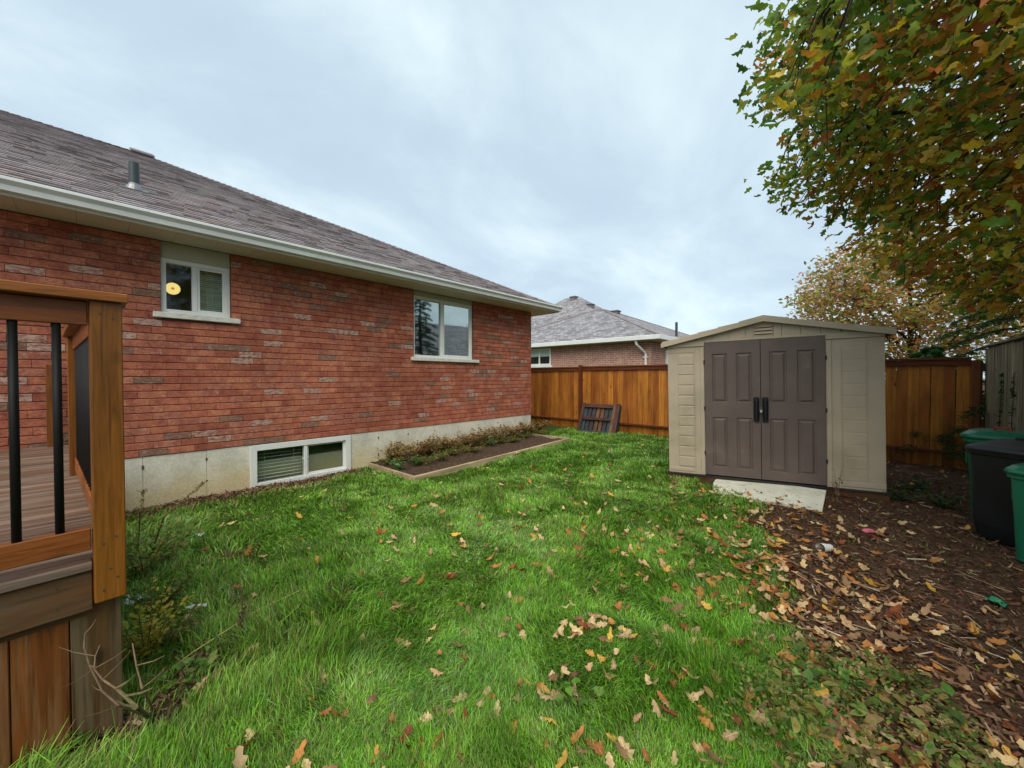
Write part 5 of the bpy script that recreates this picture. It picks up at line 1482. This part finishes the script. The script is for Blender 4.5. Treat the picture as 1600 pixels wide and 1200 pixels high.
# ------------------------------------------------------------------ fallen leaves
LCOL = {'pale tan': (0.58, 0.42, 0.22), 'orange brown': (0.44, 0.19, 0.055), 'rusty red': (0.26, 0.075, 0.03), 'dull brown': (0.24, 0.135, 0.07), 'golden yellow': (0.60, 0.36, 0.07), 'pinkish beige': (0.52, 0.32, 0.17)}
def m_dead(name, c):
    t = NT(name); v = t.coord('object'); n_ = t.noise(v, 4.5, 5, 0.6); r_ = t.objrand()
    cc = t.ramp(n_, [(0.3, tuple(k * 0.6 for k in c)), (0.52, c), (0.75, tuple(min(1, k * 1.3) for k in c))])
    cc = t.hsv(cc, h=t.val(r_, 0.488, 0.512), v=t.val(r_, 0.72, 1.22))
    sp = t.new('ShaderNodeSeparateXYZ'); t.l.new(v, sp.inputs[0])
    ab = t.new('ShaderNodeMath', operation='ABSOLUTE'); t.l.new(sp.outputs[0], ab.inputs[0])
    cc = t.mix(t.val(ab.outputs[0], 0.55, 0.0, 0.006, 0.02), cc, tuple(min(1, k * 1.35 + 0.02) for k in c))   # midrib
    t.fin(cc, 0.62, 0.28)
    tr = t.new('ShaderNodeBsdfTranslucent'); t.set(tr.inputs[0], cc)
    mx = t.new('ShaderNodeMixShader'); mx.inputs[0].default_value = 0.18
    t.l.new(t.b.outputs[0], mx.inputs[1]); t.l.new(tr.outputs[0], mx.inputs[2]); t.l.new(mx.outputs[0], t.out.inputs['Surface'])
    return t.m
shapes = [oak_leaf(9, random.uniform(-0.7, 0.8), random.uniform(-0.5, 0.7), random.uniform(-1, 1), 0.045, seed=k, width=random.uniform(0.26, 0.36)) for k in range(9)]
lmesh = {}
for nm, c in LCOL.items():
    mt = m_dead('dead_leaf_' + nm.replace(' ', '_'), c)
    for k, (v, f) in enumerate(shapes):
        q = MB(); q.add(v, f); q.tube([(0, -0.5, 0), (0.02, -0.72, 0.02)], [0.012, 0.006], 3, cap=False); lmesh[nm, k] = q.mesh('fallen_leaf', mt, True)
NL = 5200
th = rng.uniform(R(YAW + 90 - 62), R(YAW + 90 + 60), NL * 6); d_ = np.exp(rng.uniform(math.log(0.95), math.log(10.5), NL * 6))
lx_, ly_ = np.cos(th) * d_, np.sin(th) * d_
mm = mulch_mask(lx_, ly_)
tree_d = np.hypot(lx_ - 2.6, ly_ - 5.4)
on_grass = np.exp(-((mulch_edge(ly_) - lx_) / 1.45)) * (lx_ < mulch_edge(ly_) + 0.15)
band = np.exp(-((lx_ - mulch_edge(ly_) - 0.25) / 0.45) ** 2)
pr = np.clip(0.20 * mm + 0.85 * band + 0.50 * on_grass + 0.014, 0, 1) * np.clip(d_ / 3.2, 0.15, 1) ** 1.6
kp = grass_ok(lx_, ly_) & (rng.random(NL * 6) < pr * 0.42) & (ly_ > 0.2)
lx_, ly_, d_, mm = lx_[kp], ly_[kp], d_[kp], mm[kp]
fwd = -_sy * lx_ + _cy * ly_; rt_ = _cy * lx_ + _sy * ly_
inview = (fwd > 0.2) & (np.abs(rt_) < fwd * 1.34) & (CAMZ / np.maximum(fwd, 0.1) < 1.02)
order = np.argsort(np.where(inview, d_, d_ + 50))
wts = (3.2, 3.0, 1.3, 1.8, 0.9, 1.8); names = list(LCOL)
lab = {nm: (f'{nm} oak leaf curled on top of the green lawn grass', f'{nm} oak leaf lying on the dark mulch under the tree') for nm in names}
far_p, far_c = [], []
cnt = 0
for q, i in enumerate(order):
    nm = names[rng.choice(6, p=np.array(wts) / sum(wts))]
    on_m = mm[i] > 0.5
    z = float(gz(lx_[i:i + 1], ly_[i:i + 1])[0]) + (0.020 if on_m else 0.030) + random.uniform(0, 0.022)
    if cnt < 300 and inview[i]:
        s_ = random.uniform(0.05, 0.092) if on_m else random.choice((random.uniform(0.045, 0.08), random.uniform(0.06, 0.105)))
        o = link('fallen_leaf', lmesh[nm, random.randrange(9)], None, loc=(lx_[i], ly_[i], z), rot=(random.gauss(0, 0.3), random.gauss(0, 0.35), random.uniform(0, 2 * PI)), scale=(s_, s_, s_))
        tag(o, lab[nm][1 if on_m else 0], 'leaf', f'{nm} leaves fallen on the ' + ('mulch' if on_m else 'lawn')); cnt += 1
    else:
        far_p.append((lx_[i], ly_[i], z)); far_c.append(LCOL[nm])
if far_p:
    P_ = np.array(far_p); n = len(P_); C0 = np.array(far_c) * rng.uniform(0.7, 1.25, (n, 1))
    t_ = oak_leaf(7, 0.4, 0.4, 0.5, 0.04, seed=3)
    V_, F_, C_ = scatter(t_[0], t_[1], P_, rotmats(rng.uniform(0, 2 * PI, n), rng.normal(size=n) * .35, rng.normal(size=n) * .4), rng.uniform(0.05, 0.105, n), np.clip(C0, 0, 1))
    o = link('leaf_litter', np_mesh('leaf_litter', V_, F_, MAT['dryleaf'], C_), None, stuff=True)
    tag(o, 'thick litter of brown and tan oak leaves around the shed and bins', 'leaves')
print('LEAVES', cnt, len(far_p), 'GRASS', len(gx_))

# ------------------------------------------------------------------ weeds, ground cover, plants
def leafy_plant(name, label, loc, nl, spread, height, size, cols, stem=True, tmpl=LEAF_SIMPLE, mat='leaf', group=None, up=0.5, stems=5, smat='stalk', cat='plant'):
    root = empty(name, loc); tag(root, label, cat, group)
    P_, sm = [], MB()
    for k in range(stems):
        a = random.uniform(0, 2 * PI); r_ = spread * random.uniform(0.3, 1); hh = height * random.uniform(0.6, 1.1)
        pts = [Vector((math.cos(a) * r_ * t_ ** 1.3, math.sin(a) * r_ * t_ ** 1.3, hh * t_ - 0.01)) for t_ in (0, 0.35, 0.7, 1.0)]
        sm.tube(pts, [0.004, 0.0035, 0.0028, 0.0015], 4, cap=False)
        for q in range(max(1, nl // stems)):
            t_ = random.uniform(0.2, 1.0)
            P_.append((math.cos(a) * r_ * t_ ** 1.3 + random.gauss(0, size * 0.5), math.sin(a) * r_ * t_ ** 1.3 + random.gauss(0, size * .5), max(0.006, hh * t_ + random.gauss(0, size * 0.3))))
    sm.build('stem', MAT[smat], root)
    P_ = np.array(P_); n = len(P_)
    V_, F_, C_ = scatter(tmpl[0], tmpl[1], P_, rotmats(np.arctan2(-P_[:, 0], P_[:, 1]) + rng.normal(size=n) * .7, rng.normal(size=n) * 0.35 + up * 0.5, rng.normal(size=n) * 0.4), rng.uniform(0.6, 1.3, n) * size, col_pick(cols, n))
    link('foliage', np_mesh('foliage', V_, F_, MAT[mat], C_), root)
    return root
GREENS = [(0.11, 0.24, 0.04), (0.16, 0.30, 0.05), (0.085, 0.18, 0.035), (0.22, 0.31, 0.07)]
OLIVE = [(0.22, 0.24, 0.06), (0.28, 0.27, 0.07), (0.16, 0.19, 0.05), (0.32, 0.24, 0.08)]
BROWNS = [(0.26, 0.15, 0.05), (0.20, 0.11, 0.04), (0.32, 0.22, 0.08), (0.19, 0.18, 0.05), (0.34, 0.18, 0.05)]
# dry perennials against the foundation
for k, (px, py) in enumerate(((615, 716), (640, 708), (672, 706), (702, 704), (728, 699), (752, 694), (778, 690), (797, 684), (815, 680), (832, 676))):
    p = on_z(px, py, 0.02)
    p.x = min(p.x, -5.3); p.x = max(p.x, WALLX + 0.22)
    leafy_plant('dry_perennial', 'clump of withered brown perennials in the garden bed by the foundation', (p.x, p.y, -0.06 + (p.y - 3.2) / 4.3 * .1), 560, 0.40, 0.34, 0.055, BROWNS, mat='dryleaf', stems=26, smat='twig', group='withered clumps in the garden bed')
for k, (px, py) in enumerate(((690, 716), (735, 706), (660, 722), (800, 692), (845, 682), (705, 709), (760, 697), (820, 686), (612, 722), (785, 693))):
    p = on_z(px, py, 0.0); p.x = min(max(p.x, WALLX + 0.3), -5.25)
    leafy_plant('bed_weed', 'low mixed green and brown weeds growing in the garden bed soil', (p.x, p.y, -0.06 + (p.y - 3.2) / 4.3 * .1), 300, 0.34, 0.15, 0.042, OLIVE + GREENS + BROWNS[:3], stems=20, group='low weeds in the garden bed')
for (px, py, s_) in ((628, 733, 1.0), (656, 727, 1.15), (772, 700, 1.3)):
    p = on_z(px, py, -0.03)
    lbl = {628: 'small leafy green plant at the front corner of the garden bed', 656: 'leafy green plant beside the front corner plant in the garden bed', 772: 'broad leafy green plant halfway along the garden bed'}[px]
    leafy_plant('garden_plant', lbl, (p.x - 0.1, p.y, -0.06 + (p.y - 3.2) / 4.3 * .1), 70, 0.17 * s_, 0.15 * s_, 0.075, [(0.11, 0.24, 0.07), (0.16, 0.28, 0.10), (0.08, 0.17, 0.05)], stems=9, up=0.2)
# ground cover weeds at the front right
n = 32000
qx, qy = rng.uniform(-0.9, 1.35, n), rng.uniform(0.9, 2.9, n)
lim = 2.62 - 0.25 * sstep(0.1, 0.7, qx) + (vnoise(qx, qy, 3.0, 52) - 0.5) * 0.5
msk = sstep(0.0, -0.25, qy - lim) * sstep(-0.62, -0.1, qx + (vnoise(qx, qy, 2.4, 53) - .5) * .6) * (0.35 + 0.65 * sstep(0.35, 0.6, vnoise(qx, qy, 4.5, 51)))
kk_ = rng.random(n) < msk
qx, qy = qx[kk_], qy[kk_]; n = len(qx)
V_, F_, C_ = scatter(LEAF_SIMPLE[0], LEAF_SIMPLE[1], np.stack([qx, qy, gz(qx, qy) + rng.uniform(0.015, 0.11, n)], -1), rotmats(rng.uniform(0, 2 * PI, n), rng.normal(size=n) * .4, rng.normal(size=n) * .4),
                     np.where(rng.random(n) < 0.07, rng.uniform(0.045, 0.08, n), rng.uniform(0.012, 0.030, n)), col_pick(GREENS + OLIVE, n))
o = link('ground_cover', np_mesh('ground_cover', V_, F_, MAT['leaf'], C_), None, stuff=True)
tag(o, 'low creeping ground cover weeds at the edge of the mulch', 'weeds')
# broad leaved weeds in the lawn
for (px, py, s_) in ((890, 1090, 1.0), (925, 1085, 0.8), (440, 1085, 1.0), (415, 1110, .8), (830, 935, .8), (560, 955, .7)):
    p = on_z(px, py, 0.02)
    leafy_plant('dandelion', 'flat dandelion rosette growing in the lawn grass', (p.x, p.y, gzf(p.x, p.y) + 0.02), 16, 0.08 * s_, 0.06, 0.06 * s_, [(0.13, 0.28, 0.04), (0.17, 0.32, 0.06)], stems=6, up=0.6, group='dandelions in the lawn')
# weeds at the shed corner
for (px, py, lbl) in ((1398, 782, 'dark green weed clump at the right front corner of the shed'), (1470, 792, 'dark green weed clump between the shed and the black bin'), (1425, 770, 'small dark green weed clump beside the shed base')):
    p = on_z(px, py, 0.0)
    leafy_plant('weed_clump', lbl, (p.x, p.y, gzf(p.x, p.y)), 130, 0.26, 0.17, 0.06, [(0.045, 0.10, 0.035), (0.07, 0.14, 0.04), (0.035, 0.07, 0.03)], stems=12)
# withered stalk by the shed door
p = on_z(1308, 786, 0.0)
leafy_plant('withered_stalk', 'withered brown flower stalk beside the right shed door', (p.x, p.y, gzf(p.x, p.y)), 34, 0.09, 0.42, 0.035, [(0.11, 0.07, 0.04), (0.08, 0.045, 0.03), (0.16, 0.10, 0.05)], mat='dryleaf', stems=3, smat='twig')
# weeds along the deck
def gd(px, py): p = on_z(px, py, 0.0); return (p.x, p.y, gzf(p.x, p.y))
leafy_plant('yellow_shrub', 'small shrub with yellow green leaves beside the deck skirt', gd(228, 1045), 420, 0.20, 0.36, 0.032, [(0.55, 0.52, 0.06), (0.40, 0.46, 0.06), (0.60, 0.48, 0.08)], stems=14)
leafy_plant('tall_weed', 'tall bushy olive weed growing against the deck corner post', gd(226, 905), 460, 0.30, 0.36, 0.035, [tuple(min(1, k * 1.5) for k in c) for c in OLIVE + GREENS], stems=16)
leafy_plant('tall_weed', 'bushy green weed between the deck and the concrete foundation', gd(262, 870), 420, 0.38, 0.24, 0.04, OLIVE + GREENS, stems=14)
leafy_plant('tall_weed', 'olive weed with small leaves beside the white plastic bag', gd(250, 955), 240, 0.24, 0.22, 0.03, OLIVE + GREENS, stems=16)
leafy_plant('tall_weed', 'yellowish weed clump between the yellow green shrub and the straw stem', gd(262, 1015), 240, 0.22, 0.20, 0.028, OLIVE + [(0.28, 0.28, 0.05)], stems=16)
leafy_plant('low_weed', 'low leafy weed at the foot of the deck skirt boards', gd(75, 1188), 60, 0.12, 0.08, 0.035, GREENS, stems=8)
leafy_plant('low_weed', 'low leafy weed growing through dirt beside the rose cane', gd(300, 1075), 90, 0.22, 0.12, 0.04, GREENS, stems=9)
leafy_plant('withered_hydrangea', 'upright withered brown flower spike standing in the grass near the deck', gd(378, 1000), 60, 0.06, 0.30, 0.022, [(0.13, 0.075, 0.045), (0.09, 0.055, 0.035)], mat='dryleaf', stems=4, smat='twig')
def stalk(name, label, pts, r0, r1, mat, twigs=0, cat='plant', leaves=None):
    base = Vector(pts[0]); root = empty(name, base); tag(root, label, cat)
    m_ = MB(); P_ = [Vector(p) - base for p in pts]; n = len(P_)
    m_.tube(P_, [r0 + (r1 - r0) * k / (n - 1) for k in range(n)], 6)
    m_.build('stem', MAT[mat], root)
    for k in range(twigs):
        i = random.randrange(1, n); a = P_[i]; d = Vector((random.gauss(0, 1), random.gauss(0, 1), random.uniform(0.1, 1))).normalized() * random.uniform(0.04, 0.12)
        q = MB(); q.tube([a, a + d * 0.6, a + d + Vector((0, 0, 0.01))], [r1 * 1.1, r1 * .8, r1 * .4], 4, cap=False); q.build('twig', MAT[mat], root)
    if leaves:
        L_ = []
        for k in range(leaves[0]):
            t_ = random.uniform(0.25, 1) * (n - 1); i = min(int(t_), n - 2); L_.append(P_[i].lerp(P_[i + 1], t_ - i) + Vector((random.gauss(0, .008), random.gauss(0, .008), random.gauss(0, .008))))
        L_ = np.array([tuple(v) for v in L_]); k = len(L_)
        V_, F_, C_ = scatter(LEAF_SIMPLE[0], LEAF_SIMPLE[1], L_, rotmats(rng.uniform(0, 6.28, k), rng.normal(size=k) * .5, rng.normal(size=k) * .5), rng.uniform(.6, 1.3, k) * leaves[1], col_pick(leaves[2], k))
        link('foliage', np_mesh('foliage', V_, F_, MAT['leaf'], C_), root)
    return root
def at(px, py, x0): return on_x(px, py, x0)
stalk('rose_cane', 'bare curved rose cane rising from the dirt against the skirt boards', [gd(232, 1128), at(185, 1102, -2.12), at(160, 1080, -2.14), at(140, 1040, -2.17), at(131, 1010, -2.18), at(133, 990, -2.185)], 0.0042, 0.0018, 'twig', 4)
stalk('rose_cane', 'thin forked rose cane beside the curved bare one', [gd(236, 1130), at(185, 1078, -2.08), at(160, 1062, -2.12), at(147, 1045, -2.14), at(149, 1025, -2.15), at(156, 1008, -2.16)], 0.0042, 0.0016, 'twig', 5)
stalk('cut_branch', 'thick lichen covered cut branch stub leaning by the deck', [gd(238, 1132), at(212, 1105, -1.98), at(196, 1088, -2.02), at(182, 1076, -2.06)], 0.009, 0.005, 'lichen', 3)
stalk('brown_cane', 'upright brown cane arching beside the yellow green shrub', [gd(242, 1122), at(222, 1075, -2.0), at(213, 1040, -2.05), at(207, 1005, -2.1)], 0.005, 0.002, 'twig', 2)
stalk('straw_stem', 'long pale straw stem lying slantwise across the grass', [gd(235, 1072), tuple(Vector(gd(300, 1040)) + Vector((0, 0, .06))), tuple(Vector(gd(400, 985)) + Vector((0, 0, .10))), tuple(Vector(gd(470, 945)) + Vector((0, 0, .09)))], 0.004, 0.002, 'straw')
stalk('leaning_weed', 'leafy weed stalk leaning out towards the basement window', [gd(232, 862), at(256, 808, -3.7), at(285, 782, -3.85), at(322, 752, -4.0)], 0.005, 0.003, 'stalk', 0, leaves=(90, 0.022, OLIVE))
stalk('upright_weed', 'thin upright weed stalk in front of the pale foundation', [gd(214, 872), at(219, 800, -3.3), at(226, 768, -3.35)], 0.004, 0.002, 'stalk', 2, leaves=(50, 0.022, OLIVE))
# vines on the grey fence
for (py0, lbl, yy_) in ((590, 'leafy green vine climbing the weathered grey fence', 8.6), (560, 'sparse vine hanging over the top of the grey fence', 8.0)):
    pts = [(GX - 0.03, yy_ + 0.05 * math.sin(k), 0.05 + k * 0.3) for k in range(6)]
    stalk('fence_vine', lbl, pts, 0.006, 0.003, 'bark', 3, 'vine', (120, 0.05, [(0.05, 0.11, 0.03), (0.10, 0.16, 0.03), (0.16, 0.16, 0.03)]))

# ------------------------------------------------------------------ litter
p = on_z(1290, 856, 0.0)
m_ = MB(); m_.tube([(-0.055, 0, 0.038), (0.05, 0, 0.030)], [0.040, 0.030], 16, cap=False); m_.tube([(0.05, 0, 0.030), (0.052, 0, 0.03)], [0.030, 0.001], 16, cap=False); m_.tube([(-0.057, 0, 0.038), (-0.052, 0, 0.038)], [0.043, 0.043], 16, cap=False)
o = m_.build('paper_cup', MAT['litter_white'], None, smooth=True); o.location = (p.x, p.y, gzf(p.x, p.y)); o.rotation_euler = (0, 0.0, R(55)); tag(o, 'white paper cup lying on its side on the mulch', 'cup')
p = on_z(1357, 834, 0.0)
m_ = loft([(0.02, 0.015, .004, 0, 0, 0, 0), (0.10, 0.055, .02, 0.010, 0, 0, 0), (0.11, 0.06, .025, 0.024, 0, 0, 0), (0.08, 0.04, .018, 0.038, 0, 0, 0), (0.02, 0.012, .005, 0.044, 0, 0, 0)])
o = m_.build('pink_toy', MAT['pink'], None, smooth=True); o.location = (p.x, p.y, gzf(p.x, p.y) + .005); o.rotation_euler = (0, 0, R(40)); tag(o, 'small pink plastic piece lying on the mulch', 'litter')
def scrap(px, py, size, mat, name, label, dz=0.05, rz=None):
    p = on_z(px, py, 0.03); m_ = MB(); n = 5
    V_ = []
    for i in range(n):
        for j in range(n): V_.append(((i / (n - 1) - .5) * size[0] + random.gauss(0, size[0] * .05), (j / (n - 1) - .5) * size[1] + random.gauss(0, size[1] * .05), random.uniform(0, size[2])))
    m_.add(V_, [(i * n + j, (i + 1) * n + j, (i + 1) * n + j + 1, i * n + j + 1) for i in range(n - 1) for j in range(n - 1)])
    o = m_.build(name, MAT[mat]); o.location = (p.x, p.y, gzf(p.x, p.y) + dz); o.rotation_euler = (0, 0, random.uniform(0, 3) if rz is None else rz)
    md = o.modifiers.new('thick', 'SOLIDIFY'); md.thickness = 0.001
    tag(o, label, 'litter')
scrap(1557, 938, (0.10, 0.05, 0.03), 'teal_litter', 'plastic_scrap', 'crumpled dark green plastic scrap lying on the mulch', 0.02)
scrap(212, 942, (0.10, 0.09, 0.05), 'litter_white', 'plastic_bag', 'crumpled white plastic bag under the weeds beside the deck', 0.03)
scrap(308, 953, (0.10, 0.022, 0.02), 'litter_white', 'plastic_strip', 'narrow pale plastic strip lying in the grass near the deck', 0.05, R(60))
scrap(314, 825, (0.07, 0.06, 0.03), 'litter_white', 'plastic_wrapper', 'small pale blue wrapper lying in the grass before the foundation', 0.05)
